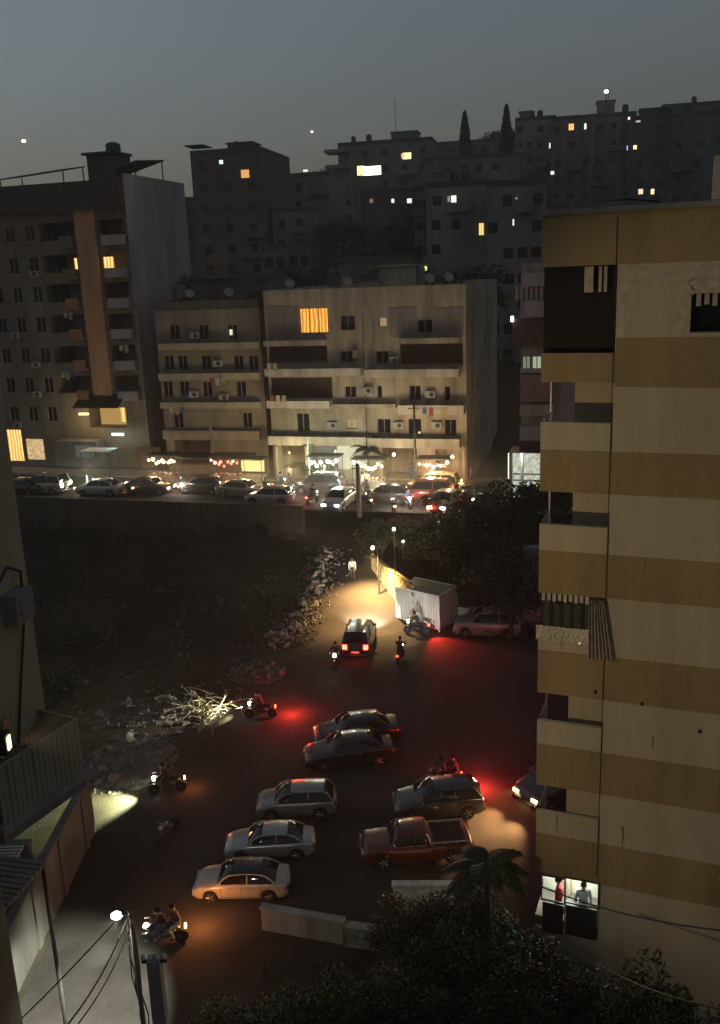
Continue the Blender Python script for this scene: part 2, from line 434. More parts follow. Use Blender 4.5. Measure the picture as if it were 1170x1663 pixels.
# repair patches: uneven raised render
def blob_patch(pts, y0, y1):
    mb = MB(); n = len(pts)
    vs = [(p[0], y0, p[1]) for p in pts] + [(p[0], y1, p[1]) for p in pts]
    return mb.add(vs, [tuple(range(n)), tuple(range(2*n - 1, n - 1, -1))] + [(i, n + i, n + (i+1) % n, (i+1) % n) for i in range(n)])
def patch_band(path, w, seed):
    rnd = random.Random(seed); up_, dn = [], []
    P = []
    for (a, b), (c, d) in zip(path, path[1:]):
        for k in range(11): P.append((a + (c - a) * k / 11, b + (d - b) * k / 11))
    P.append(path[-1])
    mb = MB()
    prev = None
    for i, p in enumerate(P):
        q = P[min(i + 1, len(P) - 1)]; o = P[max(i - 1, 0)]
        t = Vector((q[0] - o[0], q[1] - o[1])).normalized(); nn = Vector((-t.y, t.x)); ww = w * rnd.uniform(.35, 1.0)
        cur = (Vector(p) + nn * ww * .5, Vector(p) - nn * ww * .5 * rnd.uniform(.7, 1.3))
        if prev: mb.add([(prev[0].x, -.010, prev[0].y), (cur[0].x, -.010, cur[0].y), (cur[1].x, -.010, cur[1].y), (prev[1].x, -.010, prev[1].y),
                         (prev[0].x, 0, prev[0].y), (cur[0].x, 0, cur[0].y), (cur[1].x, 0, cur[1].y), (prev[1].x, 0, prev[1].y)],
                        [(3, 2, 1, 0), (0, 1, 5, 4), (2, 3, 7, 6)])
        prev = cur
    return mb
rb.part('render_patch', patch_band([(2.1, 23.75), (2.7, 23.85), (3.15, 24.15), (3.6, 23.85), (4.4, 23.8), (5.6, 23.78), (7, 23.8)], .30, 1), RENDER, label='rough repair render over the top storey wall')
rb.part('render_patch', patch_band([(2.12, 21.5), (2.15, 22.3), (2.12, 23.1), (2.4, 23.5), (2.9, 23.6)], .28, 2), RENDER)
rb.part('render_patch', patch_band([(3.68, 21.9), (3.64, 22.4), (3.64, 22.95), (3.9, 23.3), (6.2, 23.32)], .36, 3), RENDER)
rb.part('render_patch', patch_band([(2.9, 23.55), (3.8, 23.5), (5.4, 23.6), (7, 23.6)], .34, 4), RENDER)
rb.box('window', win[0] + .02, win[1], .30, .33, win[2] + .02, win[3] - .02, GLASS)
for k in range(12): rb.box('awning_strip', win[0] + .12 + k * .2, win[0] + .24 + k * .2, .10, .12, win[3] - .33 + .04 * (k % 2), win[3] - .01, RENDER)
# glazed balcony with valance and hung curtain on the fourth floor
mb = MB()
for k in range(26):
    a = k * .062; d = .05 * math.sin(k * 1.25)
    mb.add([(.06 + a, .06 + d, 13.2), (.06 + a + .062, .06 + .05 * math.sin((k + 1) * 1.25), 13.2), (.06 + a + .062, .06 + .05 * math.sin((k + 1) * 1.25), 14.1), (.06 + a, .06 + d, 14.1)], [(0, 1, 2, 3)])
rb.part('tarp', mb, surf('dark_green_tarp', (.05, .055, .04), var=.4, scale=3, bump=.1), smooth=True)
for k in range(9): rb.box('valance_strip', .1 + k * .16, .2 + k * .16, -.03, -.017, 14.18 + .03 * (k % 2), 14.42, RENDER)
mb = MB(); N = 40
def fold(i, z):
    a = i / N; wdt = .46 + (14.35 - z) / 1.85 * .32
    return (1.50 + a * wdt, -.07 + .055 * math.sin(i * 1.1 + .25 * z), z)
for i in range(N):
    for zz in range(6):
        za, zb = 14.35 - zz * .31, 14.35 - (zz + 1) * .31
        mb.add([fold(i, zb), fold(i + 1, zb), fold(i + 1, za), fold(i, za)], [(0, 1, 2, 3)])
rb.part('curtain', mb, surf('curtain_cloth', (.42, .36, .27), var=.5, scale=6, bump=.2, rough=1), smooth=True, label='long pale curtain hanging outside the glazed balcony')
mb = MB(); rnd = random.Random(5)
g_ = [[(-.05 + i * .04, -.05 - .05 * rnd.random(), 12.90 + j * .06 + .03 * rnd.random()) for j in range(9)] for i in range(41)]
for i in range(40):
    for j in range(8): mb.f.append((i*9+j, (i+1)*9+j, (i+1)*9+j+1, i*9+j+1)); mb.m.append(0)
mb.v = [p for r_ in g_ for p in r_]
rb.part('plastic_sheet', mb, surf('shiny_plastic', (.55, .5, .38), rough=.15, var=.4, bump=0))
# ground-floor lit window and dark shutters
gw = rb.rect(881, 1424, 917, 1462); gw2 = rb.rect(919, 1430, 972, 1468)
mbf = MB()
for (a, b, c, d) in (gw, gw2):
    mbf.box(a, b, -.05, 0.02, c - .05, c); mbf.box(a, b, -.05, .02, d, d + .05); mbf.box(a - .04, a, -.05, .02, c - .05, d + .05); mbf.box(b, b + .04, -.05, .02, c - .05, d + .05)
rb.part('shop_window_frame', mbf, DKMET)
LITROOM = surf('lit_room_wall', (.75, .78, .66), var=.2, bump=0)
mb = MB(); zlo = gw2[2] - .9
mb.box(-.02, 1.92, 1.62, 1.66, zlo, gw[3] + .3)
rb.part('shop_back_wall', mb, LITROOM)
rb.box('shop_floor', -.02, 1.98, .16, 1.9, zlo - .1, zlo, CONC)
for (a, b, c, d) in (gw, gw2):
    rb.box('shop_shutter', a + .02, b - .02, -.04, .0, c - 1.25, c - .12, DKMET)
rb.box('shop_front', 0, LW, .0, .15, 0, gw2[2] - 1.25, BEIGE)
rb.box('shop_pillar', gw[1] + .045, gw2[0] - .045, .0, .15, gw2[2] - 1.25, 4.72, BEIGE)
rb.box('shop_pillar', gw2[1] + .045, LW, .0, .15, gw2[2] - 1.25, 4.72, BEIGE)
rb.box('shop_ceiling_lamp', .3, 1.6, .8, .92, 4.5, 4.56, G_WHITE)
lt = bulb(rb.root, (.95, .85, 4.2), 26, (.95, 1, .85), .3)
# roof: slab edge, parapet stub, stair house on the right
mb = MB(); mb.box(-.08, rb.L + .1, -.1, 10, 25.2, 25.34); mb.box(.6, 2.9, .3, .5, 25.34, 25.5)
rb.part('roof', mb, CONC)
mb = MB(); mb.box(4.25, 7.5, -.06, 3, 25.345, 26.4); rb.part('stair_house', mb, RENDER)
mb = MB(); mb.path([(.9, .4, 25.34), (1.1, .35, 25.47), (2.2, .3, 25.52), (3.0, .3, 25.40)], .025); rb.part('roof_cable', mb, DKMET)
mb = MB()
for (u, z) in ((4.75, 10.55), (1.75, 11.4), (3.1, 11.2)): mb.ball((u, -.02, z), .06, (1, .4, 1.2), 7)
rb.part('wall_vent', mb, DKMET)
def stain(u, z, L_, w, seed):
    rs = random.Random(seed); mb = MB(); n = 14; P = []
    for k in range(n + 1):
        t_ = k / n; ww = w * (1 - t_) ** .6 * rs.uniform(.5, 1.2); P.append((u + rs.gauss(0, .012), z - L_ * t_, ww))
    for a_, b_ in zip(P, P[1:]): mb.add([(a_[0] - a_[2], -.018, a_[1]), (a_[0] + a_[2], -.018, a_[1]), (b_[0] + b_[2], -.018, b_[1]), (b_[0] - b_[2], -.018, b_[1])], [(3, 2, 1, 0)])
    rb.part('rain_stain', mb, surf('rain_stain_grime', (.20, .155, .09), rough=1, var=.5, scale=3, bump=.3))
rs_ = random.Random(4)
for k in range(11):
    t_ = rs_.choice(btop[:5]); stain(rs_.uniform(.15, 6.5), t_ + rs_.choice((.0, .78 if k % 3 else -.02)), rs_.uniform(.25, 1.0), rs_.uniform(.012, .035), k)
mb = MB(); mb.path([(LW - .04, -.03, 25.1), (LW - .04, -.03, 18.0), (LW - .03, -.03, 12.0), (LW - .04, -.03, 5.0)], .012, 5); rb.part('wall_cable', mb, DKMET)

# --- centre apartment building across the street
CREAM = surf('cream_render', (.42, .36, .265), var=.6, scale=.8, streak=True)
FASCIA = surf('pale_fascia', (.55, .50, .41), var=.5, scale=.8, streak=True)
CLAD = surf('ribbed_cladding', (.30, .27, .22), var=.35, scale=2.5, streak=True, bump=.3)
G_ORANGE = glow('orange_curtain_light', (1, .46, .08), 1.5, pattern='curtain')
G_WARMW = glow('warm_window', (1, .66, .22), 1.7, pattern='curtain'); G_COLDW = glow('cold_window', (.82, .95, .8), 1.4); G_DIMW = glow('dim_warm_window', (1, .72, .4), .35)
G_YELW = glow('yellow_window', (1, .9, .42), 2.6, pattern='curtain'); G_SHOP = glow('shop_light', (.8, .95, .85), .9, pattern='shelves')
cb = Building('cream_apartment_building', 'cream five-storey apartment building with one orange lit window over dark shops', (-7.75, 83), (9.45, 78), STREET, 21.6, 20, CREAM)
def wn(b, x0, y0, x1, y1, **k): return b.window(*b.rect(x0, y0, x1, y1), **k)
wn(cb, 487, 500, 533, 541, pane=G_ORANGE, bars=2, label='orange lit curtained window')
wn(cb, 553, 512, 577, 536, pane=DARKIN); wn(cb, 616, 515, 629, 531, pane=G_DIMW, bars=0); wn(cb, 678, 519, 703, 541)
cb.loggia(*cb.rect(437, 562, 532, 590)); wn(cb, 553, 570, 574, 589); wn(cb, 611, 570, 632, 591); cb.loggia(*cb.rect(650, 558, 752, 594))
cb.loggia(*cb.rect(440, 613, 540, 648)); wn(cb, 560, 627, 579, 645); wn(cb, 613, 626, 621, 646, bars=0); wn(cb, 665, 626, 684, 650); wn(cb, 722, 627, 732, 652, bars=0)
wn(cb, 482, 671, 503, 702); wn(cb, 562, 680, 581, 696, pane=G_DIMW, shut=surf('lit_shutter', (.62, .48, .3), bump=0)); wn(cb, 613, 680, 635, 704); wn(cb, 663, 680, 685, 706); wn(cb, 722, 681, 742, 708)
def fas(b, x0, y0, x1, y1, out, mat=None, name='balcony', label=None):
    u0, u1, z0, z1 = b.rect(x0, y0, x1, y1); u0 = max(u0, .0)
    mb = MB(); mb.box(u0, u1, -out, -out + .12, z0, z1); mb.box(u0, u1, -out + .12, -.003, z0, z0 + .15)
    mb.box(u0, u0 + .1, -out + .12, -.003, z0 + .15, z1); mb.box(u1 - .1, u1, -out + .12, -.003, z0 + .15, z1)
    return b.part(name, mb, mat or FASCIA, label=label)
fas(cb, 431, 597, 590, 609, .9); fas(cb, 596, 598, 748, 611, .9)
fas(cb, 436, 649, 540, 661, .9); fas(cb, 543, 655, 645, 661, .6, CREAM); fas(cb, 650, 656, 756, 671, .9)
fas(cb, 436, 706, 600, 720, 1.1); fas(cb, 602, 709, 750, 724, 1.1)
fas(cb, 432, 552, 533, 561, .7, CREAM); fas(cb, 650, 548, 748, 557, .7, CREAM)
for (x0, y0, x1, y1) in ((436, 498, 486, 551), (632, 500, 677, 547), (705, 500, 752, 547), (442, 664, 480, 705), (505, 664, 546, 705)):
    u0, u1, z0, z1 = cb.rect(x0, y0, x1, y1); mb = MB(); n = max(3, int((u1 - u0) / .22)); u0 = max(.02, u0)
    for k in range(n): a = u0 + (u1 - u0) * k / n; mb.box(a + .01, a + (u1 - u0) / n - .03, -.05, -.003, z0, z1)
    cb.part('cladding', mb, CLAD)
for (x0, x1, y) in ((440, 540, 645), (436, 533, 586), (653, 752, 590)):     # thin rails over the parapets
    u0, z = cb.uv(x0, y); u1, _ = cb.uv(x1, y); u0 = max(.05, u0)
    mb = MB(); mb.path([(u0, -.84, z), (u1, -.84, z)], .03)
    for k in range(9): uu = u0 + (u1 - u0) * k / 8; mb.path([(uu, -.84, z - .75), (uu, -.84, z)], .02, 5)
    cb.part('railing', mb, DKMET)
BLIND = surf('brown_balcony_blind', (.075, .042, .03), var=.4, scale=2, streak=True)
for q_ in ((437, 562, 532, 590), (650, 558, 752, 594), (440, 613, 540, 648)):
    u0, u1, z0, z1 = cb.rect(*q_); n_ = 7
    for k in range(n_): a_ = u0 + .03 + (u1 - u0 - .06) * k / n_; cb.box('blind', a_, a_ + (u1 - u0) / n_ - .03, .40 + .02 * (k % 2), .43 + .02 * (k % 2), z0 + .02, z1 - .02, BLIND)
# ground floor openings
cb.holes.append((*cb.rect(507, 722, 548, 762), .35)); r_ = cb.rect(507, 722, 548, 762); cb.box('roller_shutter', r_[0] + .02, r_[1] - .02, .3, .34, r_[2], r_[3], surf('blue_grey_shutter', (.14, .15, .17), var=.2, bump=.1))
cb.holes.append((*cb.rect(622, 727, 678, 778), 3.0)); cb.holes.append((*cb.rect(458, 724, 500, 760), 2.5)); cb.holes.append((*cb.rect(708, 730, 750, 778), .5))
for x in (455, 503, 757):
    u, _ = cb.uv(x, 740); mb = MB(); mb.tube((u, -.75, STREET + .14), (u, -.75, cb.uv(x, 722)[1] - .0), .16, .16, 12); cb.part('column', mb, FASCIA)
r_ = cb.rect(549, 722, 600, 762); cb.box('shop_wall_panel', r_[0], r_[1], -.06, -.003, r_[2], r_[3], surf('white_panel', (.62, .62, .57), var=.25, streak=True))
cb.box('drainpipe', *[cb.uv(592, 600)[0] + d for d in (-.05, .05)], -.14, -.02, STREET + .2, 20, CONC)
r_ = cb.rect(683, 499, 703, 518); cb.box('air_conditioner', cb.uv(575, 575)[0], cb.uv(583, 575)[0], -.4, -.005, cb.uv(580, 580)[1], cb.uv(580, 568)[1], CONC)
cb.window(6, 7.2, 13, 14.4, side=True, frame=True); cb.window(11, 12.0, 16.5, 17.8, side=True)
DISH = surf('dish_grey', (.34, .33, .31), rough=.5, var=.2, bump=0)
CLOTHES = [surf('laundry_%d' % k, c, rough=1, var=.2, bump=.1) for k, c in enumerate(((.5, .48, .44), (.30, .08, .07), (.10, .14, .24), (.42, .36, .2)))]
def clutter(b, acs=(), dishes=(), wash=()):
    for px, py in acs:
        u, z_ = b.uv(px, py); a_ = b.part('air_conditioner', MB().box(u - .42, u + .42, -.34, -.006, z_ - .28, z_ + .28), DISH)
        b.part('fan_grille', MB().lathe((u + .12, -.345, z_), (0, -1, 0), [(0, .2), (.02, .17)], 14), DKMET, a_)
    for u, w in dishes:
        z_ = b.z1 + .2; mb = MB(); mb.tube((u, w, z_), (u, w, z_ + 1.1), .03, .03, 6); mb.lathe((u, w - .05, z_ + 1.2), (.5, -.7, .5), [(0, .05), (.04, .25), (.12, .45), (.13, .44), (.05, .24)], 14); b.part('satellite_dish', mb, DISH)
    for px, py, n, w in wash:
        u, z_ = b.uv(px, py)
        for k in range(n): b.part('laundry', MB().box(u + k * .55, u + k * .55 + .38, -w - .03, -w - .005, z_ - .5 - .2 * (k % 2), z_), CLOTHES[(k * 3 + int(px)) % 4])
clutter(cb, acs=((641, 585), (598, 634), (700, 640), (648, 690), (541, 690), (710, 690)), dishes=((2, 1.5), (7, 2.5), (14.5, 2), (15.8, 4)), wash=((445, 640, 3, .92), (690, 660, 4, .92), (440, 588, 2, .92)))
cb.finish(.7); cb.tank(5, 5); cb.tank(12.5, 7, mat=CONC); cb.roof_room(9, 12.4, 6, 10, 2.3)

# --- tall tower block on the left with a reddish pilaster and bare grey flank
TOWER = surf('tower_render', (.21, .18, .135), var=.5, scale=.5, streak=True)
FLANK = surf('flank_concrete', (.38, .35, .33), var=.4, scale=.3, streak=True)
PILA = surf('rust_pilaster', (.58, .32, .155), var=.3, scale=.5, streak=True)
PINK = surf('rust_balcony', (.40, .17, .09), var=.3, streak=True)
tb = Building('grey_tower_block', 'tall grey tower block with rust pilaster and blank side wall', (-37.2, 94.8), (-20.6, 90), STREET, 31.6, 12.5, TOWER)
rowz = [tb.uv(60, y)[1] for y in (378, 430, 478, 527, 577, 625, 672)]
cols = [tb.uv(x, 577)[0] for x in (10, 41, 73)]
for zc in rowz:
    for u in cols: tb.window(u - .55, u + .55, zc - .8, zc + .75)
lg0, lg1 = tb.uv(88, 577)[0], tb.uv(143, 577)[0]; p0, p1 = tb.uv(148, 577)[0], tb.uv(178, 577)[0]; q0, q1 = tb.uv(182, 577)[0], tb.L - .5
for k, zc in enumerate(rowz[:-1]):
    tb.loggia(lg0, lg1, zc - .85, zc + .85, 1.8); tb.loggia(q0, q1, zc - .9, zc + .85, 1.6)
    fasm = PINK if k > 1 else TOWER
    mb = MB(); mb.box(lg1 - 1.2, lg1 + .1, -.9, -.78, zc - 1.5, zc - .5); mb.box(lg1 - 1.2, lg1 + .1, -.78, -.003, zc - 1.5, zc - 1.35); mb.box(lg1 - 1.2, lg1 - 1.1, -.78, -.003, zc - 1.35, zc - .5); tb.part('balcony', mb, fasm)
    mb = MB(); mb.box(q0 + .6, q1 + .2, -.8, -.68, zc - 1.5, zc - .6); mb.box(q0 + .6, q1 + .2, -.68, -.003, zc - 1.5, zc - 1.35); mb.box(q1 + .1, q1 + .2, -.68, -.003, zc - 1.35, zc - .6); tb.part('balcony', mb, FLANK)
    tb.box('balcony_door', lg0 + .4, lg0 + 1.5, 1.74, 1.79, zc - .84, zc + .75, DARKIN)
for (x, y, w, h) in ((126, 428, 10, 18), (177, 429, 16, 24)):
    u0, u1, z0, z1 = tb.rect(x - w/2, y - h/2, x + w/2, y + h/2)
    tb.box('window', u0, u1, .03, .07, z0, z1, G_WARMW, label='warm lit window behind the balcony')
tb.box('pilaster', p0, p1, -.3, -.003, STREET + 6.4, 30.4, PILA)
tb.box('crown_band', -.0, tb.L - .02, -.9, -.003, 30.4, 32.9, surf('dark_crown', (.075, .062, .055), var=.3, streak=True))
tb.box('flank_panel', tb.L + .003, tb.L + .12, -.2, 12.4, STREET + .2, 33.4, FLANK)
# ground floor: lit shop with awning, wall lamp, glass box
sh = tb.rect(145, 662, 205, 695); tb.holes.append((sh[0], sh[1], sh[2], sh[3], 2.2))
tb.box('shop_interior', sh[0] + .05, sh[1] - .05, 2.1, 2.16, sh[2], sh[3], glow('warm_shop', (1, .6, .18), .45))
tb.box('shop_window', *tb.rect(193, 660, 204, 686)[:2], .4, .44, *tb.rect(193, 660, 204, 686)[2:], G_WARMW, label='bright orange shop window')
aw = tb.rect(135, 648, 208, 658); mb = MB(); n = 18
for k in range(n):
    a = aw[0] + (aw[1] - aw[0]) * k / n; b = aw[0] + (aw[1] - aw[0]) * (k + .9) / n
    mb.add([(a, -2, aw[2]), (b, -2, aw[2]), (b, -.0, aw[3] + .5), (a, -.0, aw[3] + .5), (a, -2, aw[2] + .05), (b, -2, aw[2] + .05), (b, 0, aw[3] + .55), (a, 0, aw[3] + .55)], [(0,3,2,1),(4,5,6,7),(0,1,5,4),(1,2,6,5),(3,0,4,7)])
tb.part('awning', mb, DKMET)
lp = tb.uv(152, 668); mb = MB(); mb.box(lp[0] - .5, lp[0] + .5, -1.9, -1.6, lp[1] - .1, lp[1] + .12); tb.part('strip_lamp', mb, G_YELW); bulb(tb.root, (lp[0], -1.8, lp[1] - .5), 60, WARM, .2)
lp = tb.uv(202, 703); mb = MB(); mb.box(lp[0] - .65, lp[0] + .65, -1.3, -1.15, lp[1] - .06, lp[1] + .2); tb.part('strip_lamp', mb, glow('cold_strip', (.85, .9, .75), 2.2)); bulb(tb.root, (lp[0], -1.6, lp[1] - .3), 20, (.9, 1, .85), .2)
for (x0, y0, x1, y1, mt) in ((14, 698, 37, 748, G_WARMW), (45, 713, 72, 746, glow('warm_shop2', (1, .8, .42), .9, pattern='shelves'))):
    u0, u1, z0, z1 = tb.rect(x0, y0, x1, y1); tb.box('shop_window', u0, u1, -.06, -.01, z0, z1, mt)
sp = tb.rect(105, 712, 172, 752); tb.box('shop_box', sp[0], sp[1], -1.6, -.003, sp[2], sp[3], CONC)
u0, u1, z0, z1 = tb.rect(138, 718, 166, 738); tb.box('shop_box_window', u0, u1, -1.66, -1.61, z0, z1, glow('pale_shop_glass', (.5, .55, .45), .16))
clutter(tb, acs=[(57, 445), (26, 545), (60, 592), (30, 690), (62, 640)], wash=((104, 508, 2, .03), (200, 560, 2, .7), (100, 605, 3, .03)))
tb.finish(.7, DARKC)
# rooftop sheds and solar canopy
z = tb.z1 + .2
u0 = tb.uv(115, 275)[0]; mb = MB(); mb.box(u0, u0 + 3.0, 3, 6, z, z + 3.8); mb.box(u0 - .4, u0 + 3.2, 2.7, 6.2, z + 3.8, z + 4.0); mb.lathe((u0 + 2.4, 4, z + 4.0), (0, 0, 1), [(0, .7), (.7, .7), (.9, .4)], 12); tb.part('stair_house', mb, DARKC)
def canopy(b, px0, px1, w0, w1, zl, zr):
    u0, u1 = (b.uv(px0, 260)[0] , b.uv(px1, 260)[0]) if px0 is not None else (b.L - 4.2, b.L - .2); mb = MB()
    mb.add([(u0, w0, zl), (u1, w0, zr), (u1, w1, zr + .6), (u0, w1, zl + .6), (u0, w0, zl + .12), (u1, w0, zr + .12), (u1, w1, zr + .72), (u0, w1, zl + .72)], [(0,3,2,1),(4,5,6,7),(0,1,5,4),(1,2,6,5),(2,3,7,6),(3,0,4,7)])
    for u, w, t in ((u0 + .2, w0 + .2, zl), (u1 - .2, w0 + .2, zr), (u0 + .2, w1 - .2, zl + .5), (u1 - .2, w1 - .2, zr + .5)): mb.tube((u, w, z), (u, w, t), .07, .07, 6)
    b.part('roof_canopy', mb, surf('solar_sheet', (.05, .055, .07), rough=.4, var=.2, bump=0))
canopy(tb, None, None, 3, 9, z + 1.9, z + 2.9); canopy(tb, -30, 82, 2, 6, z + 2.0, z + 2.5)
mb = MB(); mb.box(.5, tb.uv(100, 280)[0], 2, 2.2, z, z + 1.3); tb.part('roof_wall', mb, CONC)
tb.antenna(tb.uv(193, 270)[0], 3, 2.8)

# --- low-rise next to it
LOWM = surf('lowrise_render', (.28, .235, .16), var=.5, scale=.5, streak=True)
lb = Building('lowrise_apartment_building', 'dim four-storey apartment building between grey tower and cream building', (-18.2, 86.6), (-8.3, 84.0), STREET, 21.0, 14, LOWM)
for yr, xs_ in ((540, (284, 331, 378)), (590, (275, 297, 335, 388, 412)), (632, (273, 300, 337, 392)), (683, (290, 402))):
    for x in xs_: wn(lb, x - 8, yr - 13, x + 8, yr + 12, bars=1)
u0, u1, z0, z1 = lb.rect(374, 535, 378, 544); lb.box('wall_lamp', u0, u1, -.12, -.02, z0, z1, glow('faint_lamp', (.9, .85, .6), 1.0))
for y0, y1 in ((556, 567), (605, 616), (652, 662), (698, 712)): fas(lb, 262, y0, 425, y1, .6, surf('low_fascia', (.40, .34, .24), var=.3, streak=True))
clutter(lb, acs=((318, 545), (355, 590), (316, 640), (365, 645)), dishes=((3, 1.5), (7, 1.2)), wash=((345, 612, 3, .62), (280, 660, 3, .62)))
lb.holes.append((*lb.rect(285, 715, 345, 755), 3)); lb.finish(.6, DARKC); lb.roof_room(2, 6, 4, 9, 2.4, DARKC); lb.tank(8, 3); lb.tank(.9, 4.4, .5, 1.2, CONC)
mb = MB(); mb.box(-.6, 9.0, -2.6, .0, lb.uv(300, 735)[1] - .1, lb.uv(300, 735)[1] + .05); lb.part('shop_canopy', mb, DKMET)

# --- narrow building with a bright shop, right of the cream one
STRIPM = surf('strip_render', (.42, .37, .31), var=.3, streak=True)
sb = Building('narrow_shop_building', 'narrow pale building with pink balconies above a bright white shop', (12.3, 68.0), (18.5, 66.2), STREET, 23.3, 12, STRIPM)
for (y0, y1, mt, o) in ((443, 465, FASCIA, .5), (487, 514, FASCIA, .9), (596, 603, FASCIA, .9), (606, 650, surf('pink_blind', (.36, .24, .20), var=.3, streak=True), .8), (655, 672, FASCIA, .9), (690, 712, FASCIA, .9), (716, 730, surf('dark_red_sign', (.10, .03, .03), var=.3), 1.0)):
    fas(sb, 833, y0, 900, y1, o, mt)
for k in range(6): u = sb.uv(838 + k * 8, 476)[0]; sb.box('balustrade_post', u, u + .18, -.4, -.25, sb.uv(840, 487)[1], sb.uv(840, 465)[1], FASCIA)
u0, u1, z0, z1 = sb.rect(834, 516, 900, 560); sb.box('blind', u0, u1, -.7, -.66, z0, z1, surf('brown_blind', (.16, .10, .08), var=.4, scale=5))
wn(sb, 848, 578, 862, 602, pane=glow('greenish_window', (.5, .62, .42), .35)); wn(sb, 864, 578, 880, 602, pane=glow('greenish_window2', (.6, .7, .5), .6))
r_ = sb.rect(826, 736, 880, 800); sb.holes.append((r_[0], r_[1] , STREET + .15, r_[3], 2.6))
sb.box('shop_shelves', r_[0] + .05, r_[1] - .05, 2.4, 2.5, STREET + .2, r_[3] - .1, G_SHOP)
mb = MB()
for k in range(5): mb.box(r_[0] + .1, r_[1] - .1, 2.0, 2.38, STREET + .4 + k * .5, STREET + .43 + k * .5)
sb.part('shelf', mb, DKMET)
mb = MB(); mb.box(r_[0] - .02, r_[0] + .05, -.1, -.02, STREET + .3, r_[3]); sb.part('door_lamp', mb, glow('shop_edge_lamp', (1, .85, .6), 1.8)); bulb(sb.root, ((r_[0] + r_[1]) / 2, .8, r_[3] - .4), 45, (.9, 1, .9), .3)
u0, z0 = sb.uv(832, 517); sb.box('wall_lamp', u0, u0 + .2, -.9, -.72, z0 - .2, z0 + .2, glow('white_wall_lamp', (.95, .98, .9), 4))
sb.finish(.4)

# --- hillside buildings
HM = [surf('hill_render_%d' % k, c, var=.5, scale=.25, streak=True) for k, c in enumerate(((.26, .23, .195), (.32, .29, .26), (.17, .153, .135), (.26, .24, .245)))]
def hill(label, x0, x1, ytop, Y, mat, tilt=-.22, depth=14, floors=None, lit=(), cols=None, name='hillside_building', parapet=.6, extras=None, ybot=None, skip=.25, wh=1.3):
    a = on_y(x0, ytop, Y); b = on_y(x1, ytop, Y); w = b.x - a.x
    A = (a.x, Y - tilt * w * .5); B = (b.x, Y + tilt * w * .5)
    zb = min(hz(A[0], A[1]), hz(B[0], B[1])) - 1.5
    zt = (a.z + b.z) / 2 - .9
    bd = Building(name, label, A, B, zb, zt, depth, mat, group=None)
    used = []
    for (lx, ly, lw, lh, g) in lit:
        r = bd.rect(lx - lw/2, ly - lh/2, lx + lw/2, ly + lh/2)
        if r[0] < .05 or r[1] > bd.L - .05: r = (max(.08, min(r[0], bd.L - 1)), max(.8, min(r[1], bd.L - .08)), r[2], r[3])
        bd.window(*r, pane=g, frame=False, label='lit window'); used.append(r)
    nf = int((zt - max(zb, 0)) / 3.1); cols = cols or max(2, int(bd.L / 3.4)); rnd = random.Random(hash(label) % 1000 if False else len(label) * 7 + x0)
    for f in range(min(nf, floors or 99)):
        zc = zt - 1.6 - f * 3.1
        for c in range(cols):
            uc = bd.L * (c + .5) / cols + rnd.uniform(-.15, .15)
            if rnd.random() < skip: continue
            r = (uc - .6, uc + .6, zc - wh / 2, zc + wh / 2)
            if any(r[0] < q[1] + .25 and r[1] > q[0] - .25 and r[2] < q[3] + .25 and r[3] > q[2] - .25 for q in used): continue
            bd.window(*r, frame=False)
    for f in range(min(nf, floors or 99) // 1):
        if rnd.random() < .55:
            zc = zt - 3.0 - f * 3.1; c = rnd.randrange(cols); u = bd.L * c / cols
            bd.balcony(max(.05, u + .1), min(bd.L - .05, u + bd.L / cols * 1.2), zc, out=1.0, h=.9)
    if extras: extras(bd)
    return bd.finish(parapet, DARKC)
def ex_back(b): b.roof_room(b.L * .45, b.L * .8, 3, 7, 1.6); b.tank(b.L * .55, 4, .55, 1.2); b.box('roof_canopy', -.9, 2.2, 0, 4, b.z1 + 1.5, b.z1 + 1.65, DARKC)
hill('rust-brown apartment block with two lit upper windows behind the tower', 306, 424, 240, 150, surf('rust_hill_render', (.18, .13, .09), var=.35, streak=True), lit=((359, 263, 7, 7, G_COLDW), (398, 282, 14, 14, glow('orange_far_window', (1, .5, .15), .9))), extras=ex_back, depth=16)
hill('low grey row building beyond the brown apartment block', 430, 536, 280, 172, HM[1], floors=3, lit=((430, 297, 4, 5, G_COLDW), (496, 277, 8, 4, G_COLDW)), depth=12)
def ex_h3(b):
    b.roof_room(b.L * .55, b.L * .82, 3, 8, 2.2); b.antenna(b.L * .60, 3, 6.5, b.z1 + 2.4); b.tank(b.L * .3, 4); b.tank(b.L * .12, 5, .5)
    for k in range(3): b.box('balcony', -2.6, 1.5, -1.2, 3, b.z1 - 1.2 - k * 3.0, b.z1 - .5 - k * 3.0, HM[1])
hill('long grey hillside block with bright wide balcony and mast on its roof', 548, 700, 226, 200, HM[0], lit=((586, 277, 12, 16, G_YELW), (604, 277, 30, 15, glow('bright_balcony', (1, .95, .55), 4.5)), (661, 253, 14, 11, G_YELW), (654, 253, 5, 8, G_WARMW)), extras=ex_h3)
hill('dark block under the trees with three small pale lights', 585, 690, 305, 168, HM[2], lit=((603, 326, 6, 7, glow('rust_window', (.8, .4, .15), .4)), (638, 326, 5, 7, G_COLDW), (665, 326, 8, 8, G_COLDW)), floors=2)
def ex_t(b): b.tank(b.L * .4, 4); b.tank(b.L * .6, 4.5); b.roof_room(b.L * .1, b.L * .35, 3, 7, 2.0)
hill('plain grey slab block with one cold lit window above cream building', 692, 790, 292, 128, HM[1], lit=((737, 323, 9, 12, G_COLDW), (729, 323, 5, 10, glow('half_cold', (.5, .55, .5), .5)), (782, 372, 9, 20, G_WARMW)), cols=3, extras=ex_t, depth=12, skip=.5)
